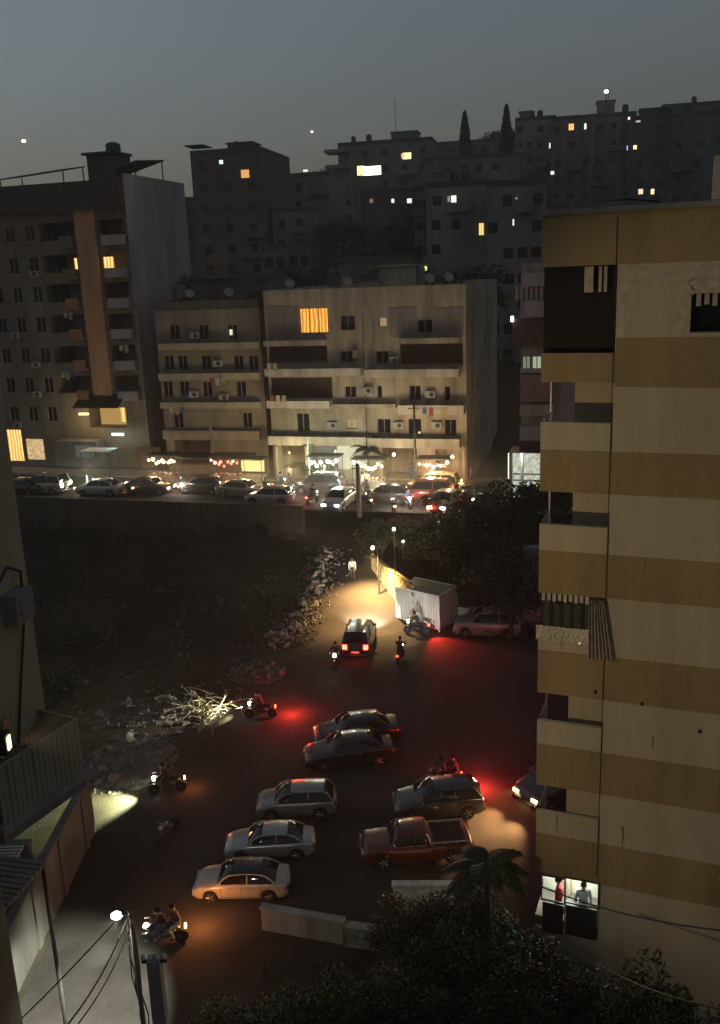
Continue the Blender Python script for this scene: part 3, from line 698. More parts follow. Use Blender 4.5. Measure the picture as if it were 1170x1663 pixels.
hill('grey block with small yellow lit window at its foot', 672, 700, 300, 133, HM[0], lit=((692, 437, 8, 10, glow('yellow_green', (.9, .85, .3), 1.2)),), cols=2, depth=8)
hill('narrow blue-grey block with two thin lit windows', 792, 884, 290, 118, HM[3], lit=((834, 361, 3, 11, G_COLDW), (839, 322, 4, 4, G_DIMW)), cols=4, depth=12)
hill('upper grey terrace building over the slab block', 690, 842, 250, 185, HM[0], floors=4, cols=6, extras=ex_t)
hill('tall hillside apartment block with pale vertical columns', 838, 902, 188, 205, HM[1], lit=((897, 236, 10, 9, G_COLDW),), cols=4, extras=ex_t)
def ex_h6(b):
    b.roof_room(b.L * .55, b.L * .75, 2, 6, 3.0); b.tank(b.L * .62, 3, .7); b.tank(b.L * .72, 4, .6); b.tank(b.L * .88, 3, .6); b.antenna(b.L * .68, 3, 5.5)
    for u in (.18, .5, .8): b.box('column', b.L * u - .4, b.L * u + .4, -.5, -.003, b.z0 + 2, b.z1, HM[3])
hill('tallest hillside block with roof tanks and scattered lit windows', 898, 1030, 184, 190, HM[0], lit=((928, 206, 9, 11, G_WARMW), (951, 205, 4, 10, G_COLDW), (1022, 192, 4, 5, G_COLDW), (857, 283, 6, 6, G_COLDW), (1020, 240, 4, 8, glow('violet_lamp', (.6, .6, .9), 1.2))), cols=6, extras=ex_h6)
hill('dark broad hillside block with low flat roof and few lights', 1032, 1180, 182, 178, HM[2], lit=((1037, 193, 8, 11, glow('pink_window', (.9, .6, .45), .9)), (1032, 239, 6, 7, G_YELW), (1041, 311, 8, 9, glow('pink_window2', (1, .75, .55), 1.2)), (1060, 311, 6, 9, G_YELW)), cols=5, extras=ex_t)
def ex_far(b): b.tank(b.L * .5, 3)
hill('far dark block standing behind the broad hillside block', 1080, 1180, 165, 235, HM[2], extras=ex_far, floors=3)
hill('far dim terrace on the skyline beside the cypresses', 700, 840, 226, 262, HM[2], floors=2, cols=7)
hill('low dim rooftop building with pale parapet behind the low-rise', 298, 432, 448, 104, HM[2], floors=2, cols=4, extras=ex_far, depth=9)
hill('small pale rooftop house with dark door behind the cream building', 585, 682, 442, 112, HM[0], floors=2, cols=4, depth=8, skip=.1)
hill('low building with a light roof slab behind the slope trees', 548, 670, 415, 122, HM[2], floors=1, cols=3, depth=8)
hill('wide dim block filling the slope behind the tower', 424, 505, 395, 135, HM[2], floors=3, cols=4, depth=10)
hill('shadowed hillside house beside the tree mound', 440, 500, 335, 150, HM[0], floors=2, cols=2, depth=9)
hill('dim terrace building far behind the tower roof', 250, 320, 320, 165, HM[2], floors=2, cols=3)
# lamp on the roof of the tallest block
p = on_y(985, 150, 188); t = thing('roof_lamp', 'bright white lamp on the roof of the tallest hillside block', 'lamp', (p.x, p.y, p.z - 2.6))
MB().tube((0, 0, 0), (0, 0, 2.6), .12, .08, 8).build('pole', DKMET, t); MB().ball((0, 0, 2.75), .42, (1, 1, .7), 10).build('lamp_head', glow('hill_lamp', (.9, 1, .85), 12), t)
for (x, y, s_, lab) in ((39, 229, 2.3, 'large bright evening star low in the sky above the tower roof'), (507, 214, 1.3, 'small bright star above the hillside roofs')):
    p = on_y(x, y, 1500); o = MB().ball((0, 0, 0), s_, (1.5, 1, 1), 10).build('star', glow('star_light', (1, .95, .6), 6), loc=p); tag(o, lab, 'star')

# --- near building at the left edge: overhanging upper storeys, slatted balcony, boundary wall below
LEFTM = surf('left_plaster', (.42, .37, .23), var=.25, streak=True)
eb = on_y(75, 1160, 19.0)
nb = thing('overhanging_apartment_building', 'plain olive plaster apartment building with a floodlight and slatted balcony below', 'building', (eb.x, eb.y, 0))
H0 = eb.z
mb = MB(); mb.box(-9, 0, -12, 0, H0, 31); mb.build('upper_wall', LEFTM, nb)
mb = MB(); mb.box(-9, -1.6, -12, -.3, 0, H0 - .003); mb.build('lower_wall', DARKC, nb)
mb = MB()
for q in ((-2.2, 3.8),): 
    mb.box(.005, .03, q[0] - .4, q[0] + .5, 17.6, 18.9)
mb.build('wall_panel', CONC, nb)
mb = MB(); mb.box(.005, .36, -1.15, -.45, H0 + 2.6, H0 + 3.25); mb.lathe((.37, -.8, H0 + 2.92), (1, 0, 0), [(0, .24), (.02, .22)], 14); mb.build('air_conditioner', CONC, nb)
mb = MB(); mb.path([(.05, -1.2, H0 + 3.5), (.12, -.9, H0 + 3.8), (.2, -.55, H0 + 3.6), (.12, -.5, H0 + 2.6), (.06, -.9, H0 + 1.2), (.06, -1.3, H0)], .03); mb.build('cable', DKMET, nb)
# balcony: oblique front edge seen from the lot
bc = on_y(140, 1262, 18.2); bz = bc.z; RT = R(-10); dv = Matrix.Rotation(-RT, 3, 'Z') @ Vector((bc.x - eb.x, bc.y - eb.y, 0)); BL_ = 2.35
def bpart(name, mb, mat):
    o = mb.build(name, mat, nb); o.location = (dv.x, dv.y, 0); o.rotation_euler = (0, 0, R(-17)); return o
bpart('balcony_floor', MB().box(-1.9, 0, -BL_, 0, bz - .22, bz), CONC)
mb = MB(); mb.box(-.12, .05, -BL_, .05, bz, bz + .16); mb.box(-1.9, -.12, -.1, .05, bz, bz + .16); mb.box(-1.9, -.12, -BL_, -BL_ + .1, bz, bz + .16); bpart('balcony_kerb', mb, PALEC)
SLAT = surf('olive_slat', (.34, .30, .21), var=.35, streak=True)
sl_m = None; M17 = Matrix.Rotation(R(-17), 3, 'Z')
def slat(x, y, turn):
    global sl_m
    if sl_m is None: o = MB().box(-.015, .015, -.056, .056, 0, 1.22).build('slat', SLAT, nb); sl_m = o.data
    else: o = bpy.data.objects.new('slat', sl_m); COL.objects.link(o); o.parent = nb
    q_ = M17 @ Vector((x, y, 0)); o.location = (dv.x + q_.x, dv.y + q_.y, bz + .165); o.rotation_euler = (0, random.uniform(-.02, .02), R(-17) + turn)
for k in range(17): slat(-.03, -.06 - k * .135, 0)
for k in range(11): slat(-.2 - k * .15, -.03, R(90)); slat(-.2 - k * .15, -BL_ + .05, R(90))
mb = MB(); mb.box(-.06, 0, -BL_, 0, bz + 1.39, bz + 1.44); mb.box(-1.9, -.06, -.06, 0, bz + 1.39, bz + 1.44); mb.box(-1.9, -.06, -BL_, -BL_ + .06, bz + 1.39, bz + 1.44); bpart('handrail', mb, SLAT)
nb.rotation_euler = (0, 0, RT)
# sheet-metal awning over the yard below the balcony
aw_ = on_y(78, 1400, 21.5); t = thing('sheet_awning', 'dark sheet-metal awning on posts below the slatted balcony', 'awning', (aw_.x, aw_.y, 0), R(-14)); mb = MB()
for k in range(16): mb.box(-4, 0, -3.2 + k * .2, -3.04 + k * .2, aw_.z, aw_.z + .06)
mb.box(-4, 0, -3.2, 0, aw_.z - .04, aw_.z - .002); mb.build('sheet_roof', surf('dull_sheet', (.16, .15, .13), rough=.7, var=.5, bump=.2), t)
for a_, b_ in ((-.1, -.1), (-.1, -3.1), (-3.9, -.1), (-3.9, -3.1)): MB().tube((a_, b_, 0), (a_, b_, aw_.z - .04), .06, .06, 8).build('post', DKMET, t)
# boundary wall, lean-to roof and gate pillars at the kerb
wall_m = surf('boundary_render', (.13, .12, .10), var=.4, streak=True)
def rot_box(name, label, cat, p, q, h, th, mat, z=0, group=None):
    """free-standing wall from p to q"""
    d = Vector((q[0] - p[0], q[1] - p[1])); L_ = d.length
    t = thing(name, label, cat, (p[0], p[1], z), math.atan2(d.y, d.x), group)
    MB().box(0, L_, -th / 2, th / 2, -.6, h).build('wall_body', mat, t); MB().box(-.04, L_ + .04, -th / 2 - .05, th / 2 + .05, h + .002, h + .09).build('coping', mat, t)
    return t, L_
t, L_ = rot_box('boundary_wall', 'grimy boundary wall along the street below the slatted balcony', 'wall', (-12.9, 16), (-12.6, 36.5), 2.6, .25, wall_m)
for k in range(7): MB().box(1 + k * 3, 1.35 + k * 3, -.2, -.126, 0, 2.6).build('pilaster', wall_m, t)
t = thing('lean_to_roof', 'corrugated metal lean-to roof behind the boundary wall', 'roof', (-16.4, 26.5, 0), 0)
mb = MB()
for k in range(40): mb.box(-3.2, 3.2, -4 + k * .2, -3.88 + k * .2, 3.42, 3.50)
mb.box(-3.2, 3.2, -4, 4, 3.38, 3.418); mb.build('sheet_roof', surf('galvanised_sheet', (.32, .32, .30), rough=.5, metal=.4, var=.4, bump=.1), t)
for a, b in ((-3, -3.8), (3, -3.8), (3, 3.8), (-3, 3.8)): MB().tube((a, b, 0), (a, b, 3.38), .08, .08, 8).build('post', DKMET, t)
t, L_ = rot_box('shed', 'pale shed wall with dark doorway under the lean-to roof', 'shed', (-19, 31.5), (-13.3, 31.2), 3.0, .3, wall_m); MB().box(2, 3.2, -.2, -.152, 0, 2.1).build('door', DKMET, t)
# floodlight on the left building, aimed over the lot entrance at the banded building
fp = on_y(9, 1206, 15.3)
fl = thing('floodlight', 'small lit floodlight on a bracket below the olive plaster building', 'lamp', fp)
MB().box(-.12, .06, -.13, .13, -.2, .2).build('housing', DKMET, fl); MB().box(.061, .08, -.07, .07, -.13, .13).build('lamp_face', glow('flood_face', (1, .80, .40), 4), fl)
MB().tube((-.1, 0, 0), (-.9, 0, .25), .03, .03, 6).build('bracket', DKMET, fl)
MB().box(.0, .05, -.10, .10, .3, .48).build('bracket_plate', STEEL, fl)
spot(fl, (.25, .05, 0), (17.0, 8.6, -1.2), 770, (1, .76, .41), 78, .45, .12)

# --- low walls and small site structures in the lot
def gp(px, py, z=0): p = on_z(px, py, z); return (p.x, p.y)
t, L_ = rot_box('low_wall', 'low pale wall with broken top beside the white parked car', 'wall', gp(428, 1508), gp(560, 1532), .95, .22, PALEC)
t, L_ = rot_box('low_wall', 'mottled low wall end running into the dark trees', 'wall', gp(562, 1534), gp(660, 1546), .8, .3, surf('mottled_wall', (.34, .31, .24), var=.7, scale=3))
t, L_ = rot_box('painted_wall', 'white-washed wall seen through the leaves behind the red car', 'wall', gp(640, 1492), gp(738, 1492), 1.5, .2, surf('whitewash', (.62, .60, .5), var=.6, scale=2.2))
# yellow lit stone wall on the ramp, with its lamp
a = on_y(600, 985, 70); b = on_y(668, 992, 61.5)
YW = surf('sand_stone_wall', (.5, .37, .17), var=.5, scale=1.6, fine=8, bump=.8)
t, L_ = rot_box('stone_wall', 'sand-coloured rough stone wall lit yellow beside the white container', 'wall', (.85, 66.3), (3.2, 60.3), 2.3, .35, YW, z=.5)
rnd = random.Random(3); sm = []
for k in range(8): 
    mb = MB(); w, h = rnd.uniform(.3, .55), rnd.uniform(.14, .26); mb.box(-w/2, w/2, -.05, .05, -h/2, h/2)
    me = mb.build('stone', YW, t); sm.append(me.data); bpy.data.objects.remove(me)
for r_ in range(10):
    for c in range(12):
        o = bpy.data.objects.new('stone', rnd.choice(sm)); COL.objects.link(o); o.parent = t
        o.location = (.35 + c * .6 + (r_ % 2) * .3 + rnd.uniform(-.06, .06), -.175 + rnd.uniform(-.01, .02), -.2 + r_ * .29 + rnd.uniform(-.02, .02)); o.rotation_euler = (rnd.uniform(-.05, .05), rnd.uniform(-.05, .05), rnd.uniform(-.06, .06))
lx = thing('wall_lantern', 'warm lantern on a short post above the sand stone wall', 'lamp', (1.15, 63.0, hz(1.15, 63.0)))
MB().tube((0, 0, 0), (0, 0, 3.6), .06, .05, 8).build('post', DKMET, lx); MB().tube((0, 0, 3.6), (-.35, -.25, 3.8), .035, .03, 6).build('arm', DKMET, lx); MB().lathe((-.35, -.25, 3.5), (0, 0, 1), [(0, .08), (.12, .13), (.25, .06)], 10).build('lamp_shade', G_WARMB, lx)
spot(lx, (-.4, -.3, 3.35), (-.5, -1.2, 0), 3600, (1, .60, .22), 112, .8, .1)

# white container on the lot edge
cA = on_z(714, 1027); ang = math.atan2(58.2 - 61.0, 5.0 - 2.9)
con = thing('shipping_container', 'white corrugated metal container cabin beside the stone wall', 'container', (cA.x, cA.y, 0), R(-38))
WH = surf('white_sheet_metal', (.78, .78, .74), rough=.5, var=.2, streak=True, metal=.1)
Lc, Wc, Hc = 3.6, 2.4, 2.6
mb = MB()
mb.box(-Lc, 0, .04, Wc - .04, .12, Hc - .06)
mb.build('body', WH, con)
n = 15
for k in range(n):
    x = -Lc + .12 + (Lc - .24) * k / n; MB().box(x, x + .13, -.0, .039, .2, Hc - .12).build('panel', WH, con)
for k in range(9):
    y = .14 + (Wc - .28) * k / 9; MB().box(.001, .04, y, y + .14, .2, Hc - .12).build('panel', WH, con)
mb = MB()
for (a_, b_) in ((-Lc, 0), (-Lc, Wc - .1), (-.06, 0), (-.06, Wc - .1)): mb.box(a_, a_ + .1, b_, b_ + .1, 0, Hc)
mb.box(-Lc, .04, -.01, .06, Hc - .05, Hc + .02); mb.box(-Lc, .04, Wc - .06, Wc + .01, Hc - .05, Hc + .02); mb.box(-.05, .05, .06, Wc - .06, Hc - .05, Hc + .02); mb.build('corner_frame', WH, con)
mb = MB(); mb.box(-Lc + .05, -.0, .07, Wc - .07, Hc - .058, Hc - .02); mb.build('roof', CONC, con)
# low pale kerb wall running right of the container
t, L_ = rot_box('low_wall', 'low pale wall running past the silver parked estate car', 'wall', (6.6, 60.0), (14, 56.6), 1.0, .25, PALEC)
# pale utility box on the slope edge by the banded building
p = on_y(864, 1000, 58); ub = thing('utility_cabinet', 'tall pale utility cabinet with a looped cable beside the banded building', 'cabinet', (p.x + .3, 58, hz(p.x, 58)), R(-12))
hh = on_y(864, 888, 58).z - hz(p.x, 58)
MB().box(-.9, .9, -.4, .4, -.1, hh * .5).build('lower_box', surf('pinkish_box', (.42, .33, .31), var=.3, streak=True), ub); MB().box(-.9, .9, -.4, .4, hh * .5 + .003, hh).build('upper_box', PALEC, ub)
mb = MB(); mb.path([(-.1, -.45, hh * .9), (.3, -.46, hh * .88), (.35, -.46, hh * .6), (.1, -.46, hh * .52), (-.3, -.45, hh * .55)], .03); mb.build('cable', DKMET, ub)
# retaining wall under the street
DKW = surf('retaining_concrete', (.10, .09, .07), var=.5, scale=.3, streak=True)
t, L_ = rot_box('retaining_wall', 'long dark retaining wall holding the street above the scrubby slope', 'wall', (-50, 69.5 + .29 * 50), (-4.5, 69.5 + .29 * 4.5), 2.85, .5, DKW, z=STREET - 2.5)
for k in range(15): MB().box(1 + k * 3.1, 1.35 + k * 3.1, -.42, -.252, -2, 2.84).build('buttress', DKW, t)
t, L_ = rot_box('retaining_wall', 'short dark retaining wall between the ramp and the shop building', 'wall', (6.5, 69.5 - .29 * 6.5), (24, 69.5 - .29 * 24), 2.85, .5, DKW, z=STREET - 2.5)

# ------------------------------------------------------------------ vehicles
KINDS = {   # length, width, roof height, top line of the body (x, z), glasshouse: rear base, rear roof, front roof, front base
    'sedan':  (4.55, 1.78, 1.44, [(-2.27, .60), (-2.2, .92), (-1.6, 1.0), (1.0, .97), (1.9, .83), (2.2, .68), (2.27, .5)], (-1.75, -.95, .30, 1.10)),
    'hatch':  (4.05, 1.74, 1.50, [(-2.02, .60), (-1.98, .95), (-1.7, 1.0), (1.0, .98), (1.75, .84), (1.98, .66), (2.02, .5)], (-1.92, -1.45, .25, 1.10)),
    'suv':    (4.5, 1.86, 1.78, [(-2.25, .65), (-2.2, 1.08), (-1.9, 1.12), (1.1, 1.10), (2.0, .98), (2.2, .75), (2.25, .55)], (-2.12, -1.85, .35, 1.15)),
    'pickup': (4.7, 1.74, 1.42, [(-2.35, .60), (-2.3, .82), (-.3, .86), (1.0, .92), (2.1, .88), (2.3, .66), (2.35, .5)], (-.55, -.35, .65, 1.15)),
}
def lerp_pts(pts, x):
    for (a, b), (c, d) in zip(pts, pts[1:]):
        if x <= c: return b + (d - b) * (x - a) / (c - a) if x > a else b
    return pts[-1][1]
_wheel = {}
def wheel(parent, x, y, r=.31):
    side = 1 if y > 0 else -1
    if r not in _wheel:
        t = MB().lathe((0, 0, 0), (0, 1, 0), [(-.1, r * .66), (-.1, r * .93), (-.06, r), (.06, r), (.1, r * .93), (.1, r * .66)], 20).build('tyre', RUB)
        m2 = MB(); m2.lathe((0, 0, 0), (0, 1, 0), [(-.07, r * .2), (-.075, r * .68), (.075, r * .68), (.07, r * .2)], 20)
        for k in range(5):
            a = k * 2 * math.pi / 5
            for s_ in (-.085, .085): m2.tube((r*.12*math.cos(a), s_, r*.12*math.sin(a)), (r*.64*math.cos(a), s_, r*.64*math.sin(a)), .035, .03, 6)
        q = m2.build('rim', STEEL); _wheel[r] = (t.data, q.data); bpy.data.objects.remove(t); bpy.data.objects.remove(q)
    t = bpy.data.objects.new('wheel', _wheel[r][0]); q = bpy.data.objects.new('rim', _wheel[r][1])
    COL.objects.link(t); COL.objects.link(q); t.parent = parent; t.location = (x, y, r); q.parent = t
def car(label, loc, heading, kind, col, head=None, tail=None, cat='car', group=None, name=None, metal=.3, beam=0, z=None, glow_head=None, tailpow=0, simple=False):
    """heading in degrees, counter-clockwise from world +X; local +X is forward"""
    Lc, Wc, Hc, top, (g0, g1, g2, g3) = KINDS[kind]
    root = thing(name or {'sedan': 'parked_car', 'hatch': 'parked_car', 'suv': 'parked_car', 'pickup': 'pickup_truck'}[kind], label, cat, (loc[0], loc[1], loc[2] if len(loc) > 2 else hz(*loc[:2]) + .025), R(heading), group)
    PM = paint('paint_%.2f_%.2f_%.2f' % col, col, metal)
    hl = Lc / 2; xw = (-hl * .60, hl * .62); rw = .31 if kind != 'suv' else .34
    mb = MB(); st = [-hl + Lc * k / 56 for k in range(57)]; ring = []
    for x in st:
        e = abs(x) / hl; w = Wc / 2 * (1 - .10 * e ** 4 - (.10 * ((e - .93) / .07) ** 2 if e > .93 else 0))
        zt = lerp_pts(top, x); zs = .24 + (.08 if e > .9 else 0)
        for xx in xw:
            d = abs(x - xx)
            if d < rw * 1.18: zs = max(zs, rw + math.sqrt((rw * 1.18) ** 2 - d * d))
        zs = min(zs, zt - .12)
        half = [(w * .95, zs), (w, zs + (zt - zs) * .22), (w * 1.005, zs + (zt - zs) * .55), (w * .985, zs + (zt - zs) * .8), (w * .93, zt - .03), (w * .82, zt), (w * .4, zt + .025), (0, zt + .03)]
        ring.append([(x, -a, b) for a, b in half] + [(x, a, b) for a, b in half[-2::-1]])
    nr = len(ring[0])
    for r_ in ring: mb.v += r_
    for j in range(len(ring) - 1):
        for k in range(nr - 1): mb.f.append((j*nr+k, j*nr+k+1, (j+1)*nr+k+1, (j+1)*nr+k)); mb.m.append(0)
    mb.f += [tuple(range(nr)), tuple(range(len(ring)*nr - 1, (len(ring)-1)*nr - 1, -1))]; mb.m += [0, 0]
    if kind == 'pickup':
        pass
    mb.build('body', PM, root, smooth=True)
    MB().box(-hl + .3, hl - .3, -Wc/2 + .12, Wc/2 - .12, .2, .55).build('chassis', DKMET, root)
    # glasshouse
    mb = MB(); ns = 22; zb = lambda x: lerp_pts(top, x) - .02; rows_ = []
    def prof(x):
        if x < g1: t = (x - g0) / (g1 - g0); zr = zb(g0) + (Hc - .04 - zb(g0)) * math.sin(t * math.pi / 2) ** 1.0
        elif x > g2: t = (g3 - x) / (g3 - g2); zr = zb(g3) + (Hc - .02 - zb(g3)) * math.sin(t * math.pi / 2) ** 1.05
        else: t = 1; zr = Hc - .04 + .04 * math.sin((x - g1) / (g2 - g1) * math.pi)
        return zr
    for k in range(ns + 1):
        x = g0 + (g3 - g0) * k / ns; zr = prof(x); b_ = zb(x); fr = max(0, (zr - b_) / (Hc - b_))
        wb = Wc / 2 * .91; wr = wb - .17 * fr
        rows_.append([(x, -wb, b_), (x, -wr, max(b_ + .005, zr - .05)), (x, -wr + .12, zr), (x, 0, zr + .02), (x, wr - .12, zr), (x, wr, max(b_ + .005, zr - .05)), (x, wb, b_)])
    for r_ in rows_: mb.v += r_
    for j in range(ns):
        for k in range(6): mb.f.append((j*7+k, j*7+k+1, (j+1)*7+k+1, (j+1)*7+k)); mb.m.append(0)
    mb.build('window_glass', CGLASS, root, smooth=True)
    mb = MB(); rr = []
    for k in range(11):
        x = g1 + (g2 - g1) * k / 10; zr = prof(x); wr = Wc / 2 * .91 - .17
        rr.append([(x, -wr - .015, zr - .06), (x, -wr + .11, zr + .012), (x, 0, zr + .034), (x, wr - .11, zr + .012), (x, wr + .015, zr - .06)])
    for r_ in rr: mb.v += r_
    for j in range(10):
        for k in range(4): mb.f.append((j*5+k, j*5+k+1, (j+1)*5+k+1, (j+1)*5+k)); mb.m.append(0)
    mb.build('roof', PM, root, smooth=True)
    for s_ in (-1, 1):
        mb = MB(); wb = Wc / 2 * .915; wr = Wc / 2 * .91 - .165
        def arc(xa, xb, n=8):
            out = []
            for k in range(n + 1):
                x = xa + (xb - xa) * k / n; zr = prof(x); b_ = zb(x); fr = max(0, min(1, (zr - b_) / (Hc - b_))); out.append((x, s_ * (wb - .17 * fr), max(b_, zr - .05)))
            return out
        mb.path(arc(g0 + .02, g1), .04); mb.path(arc(g1, g2), .028); mb.path(arc(g2, g3 - .02), .035)
        xb_ = (g1 + g2) / 2 - .05
        mb.tube((xb_, s_ * wb, zb(xb_)), (xb_, s_ * wr, prof(xb_) - .05), .04)
        mb.tube((g0 + .02, s_ * wb, zb(g0) + .01), (g3 - .02, s_ * wb, zb(g3) + .01), .018)
        mb.build('window_pillar', PM, root, smooth=True)
        m2 = MB(); m2.ball((g3 - .25, s_ * (wb + .10), zb(g3) + .12), .1, (.7, 1, .7), 8); m2.build('side_mirror', PM, root, smooth=True)
        hw = Wc / 2
        m2 = MB(); zt = lerp_pts(top, hl - .12); m2.box(hl - .22, hl - .03, s_ * hw * .62 - .17, s_ * hw * .62 + .17, zt - .16, zt - .015)
        m2.build('headlight', head or HEADOFF, root)
        m2 = MB(); zt = lerp_pts(top, -hl + .06); zh = .30 if kind == 'suv' else .16
        m2.box(-hl - .005, -hl + .12, s_ * hw * .72 - .15, s_ * hw * .72 + .13, zt - zh - .05, zt - .06); m2.build('tail_light', tail or TAILOFF, root)
        for xx in xw: wheel(root, xx, s_ * (Wc / 2 - .11), rw)
        if not simple:
            for xh in (.35, -.55): m2 = MB(); m2.tube((xh, s_ * (Wc / 2 + .004), .805), (xh + .18, s_ * (Wc / 2 + .004), .805), .016); m2.build('door_handle', STEEL, root)
        if beam: spot(root, (hl + .08, s_ * hw * .62, lerp_pts(top, hl - .12) - .06), (hl + 9, s_ * hw * .62 + s_ * .4, .0), beam, glow_head or WARM, 88, 1.0)
    if not simple and kind != 'pickup':
        for s_ in (-1, 1):
            m2 = MB()
            for xx in (-.98, -.08, .88): m2.box(xx - .006, xx + .006, s_ * Wc / 2 * 1.0 - .004, s_ * Wc / 2 * 1.0 + .009, .34, .86)
            m2.box(-.98, .88, s_ * Wc / 2 - .004, s_ * Wc / 2 + .008, .33, .345); m2.build('door_seam', DKMET, root)
        MB().box(-hl - .02, -hl + .1, -Wc / 2 * .8, Wc / 2 * .8, .30, .44).build('bumper', DKMET, root)
    MB().box(-hl - .012, -hl + .03, -.26, .26, .48, .6).build('number_plate', surf('plate', (.6, .6, .55), bump=0), root)
    MB().box(hl - .06, hl + .01, -.5, .5, .32, .52).build('grille', DKMET, root)
    if tailpow: bulb(root, (-hl - .35, 0, .65), tailpow, RED, .3)
    return root
def gl(px, py): p = on_z(px, py, 0); return (p.x, p.y)
PARK = 'cars parked in the lot'
car('silver parked car, farthest of the three pale cars, with pale roof', gl(483, 1318), 180, 'hatch', (.36, .34, .31), metal=.5).scale = (.9,) * 3
car('silver-grey parked sedan between two other pale cars', gl(440, 1384), 181, 'sedan', (.40, .40, .39), metal=.5).scale = (.84,) * 3
car('white parked sedan with dark roof beside the broken low wall', gl(395, 1448), 178, 'sedan', (.42, .385, .31), metal=.1); wc_ = S.objects[max((o.name for o in S.objects if o.name.startswith('parked_car')), key=lambda n_: (len(n_), n_))]; wc_.scale = (.84,) * 3
for ch_ in wc_.children:
    if ch_.name.startswith('roof'): ch_.data.materials[0] = paint('dark_roof_paint', (.02, .018, .022))  # only the roof panel gets the dark colour
car('black parked sedan behind the three pale cars, one dim red tail light', gl(580, 1203), 188, 'sedan', (.015, .015, .016), metal=.2)
car('dark parked sedan in shadow just past the farthest pale car', gl(568, 1236), 188, 'sedan', (.03, .028, .026), metal=.2)
car('dark blue-grey parked hatchback with tail to the bright headlights', gl(712, 1318), 184, 'hatch', (.05, .062, .07), metal=.4)
red = car('old dark red pickup car with chrome bed rail', gl(676, 1388), 184, 'pickup', (.13, .018, .012), cat='car', metal=.3)
MB().box(-2.0, -.7, -.80, .80, .885, .90).build('load_bed', surf('bed_black', (.01, .01, .01), bump=0), red)
for s_ in (-1, 1):
    mb = MB(); mb.path([(-2.1, s_ * .78, 1.0), (-.55, s_ * .78, 1.0)], .03)
    for x in (-2.1, -1.6, -1.1, -.6): mb.path([(x, s_ * .78, .84), (x, s_ * .78, 1.0)], .018)
    mb.build('bed_rail', STEEL, red)
car('car with two bright amber headlights beside the banded building', gl(908, 1290), 214, 'suv', (.05, .05, .05), head=glow('amber_headlight', (1, .66, .20), 10), beam=650, glow_head=(1, .56, .22), name='moving_car')
suvc = car('dark suv with red tail lights driving up the ramp', gl(585, 1050), 82, 'suv', (.045, .05, .07), head=G_WHITE, tail=G_RED, beam=850, glow_head=(1, .92, .70), name='moving_car', metal=.4, tailpow=7)
car('silver estate car parked beside the white container', gl(792, 1030), 168, 'suv', (.40, .38, .36), metal=.3)

# ------------------------------------------------------------------ people
SKIN = surf('skin', (.36, .22, .15), var=.1, bump=0)
HAIR = surf('hair', (.012, .010, .009), var=.1, bump=0)
POSES = {
  'stand': dict(pel=(0,0,.95), che=(0,0,1.32), nec=(.01,0,1.48), hea=(.03,0,1.64), sl=(0,.19,1.42), sr=(0,-.19,1.42), el=(-.02,.25,1.14), er=(.02,-.25,1.14), wl=(.08,.24,.90), wr=(.1,-.24,.9), kl=(.12,.10,.50), kr=(-.08,-.10,.50), al=(.16,.10,.08), ar=(-.24,-.10,.10), tl=(.34,.11,.03), tr=(-.06,-.11,.03)),
  'ride':  dict(pel=(-.10,0,.82), che=(.05,0,1.17), nec=(.10,0,1.32), hea=(.16,0,1.48), sl=(.06,.19,1.26), sr=(.06,-.19,1.26), el=(.28,.28,1.06), er=(.28,-.28,1.06), wl=(.52,.30,1.02), wr=(.52,-.30,1.02), kl=(.32,.19,.72), kr=(.32,-.19,.72), al=(.18,.2,.30), ar=(.18,-.2,.30), tl=(.36,.21,.25), tr=(.36,-.21,.25)),
  'pillion': dict(pel=(-.12,0,.90), che=(.02,0,1.25), nec=(.05,0,1.40), hea=(.09,0,1.56), sl=(.03,.18,1.34), sr=(.03,-.18,1.34), el=(.16,.27,1.10), er=(.16,-.27,1.10), wl=(.36,.20,1.0), wr=(.36,-.20,1.0), kl=(.24,.22,.76), kr=(.24,-.22,.76), al=(.08,.23,.36), ar=(.08,-.23,.36), tl=(.26,.24,.31), tr=(.26,-.24,.31)),
}
RAD = dict(pel=.15, che=.165, nec=.06, hea=.10, sl=.075, sr=.075, el=.05, er=.05, wl=.038, wr=.038, kl=.07, kr=.07, al=.05, ar=.05, tl=.04, tr=.04, hl=.095, hr=.095)
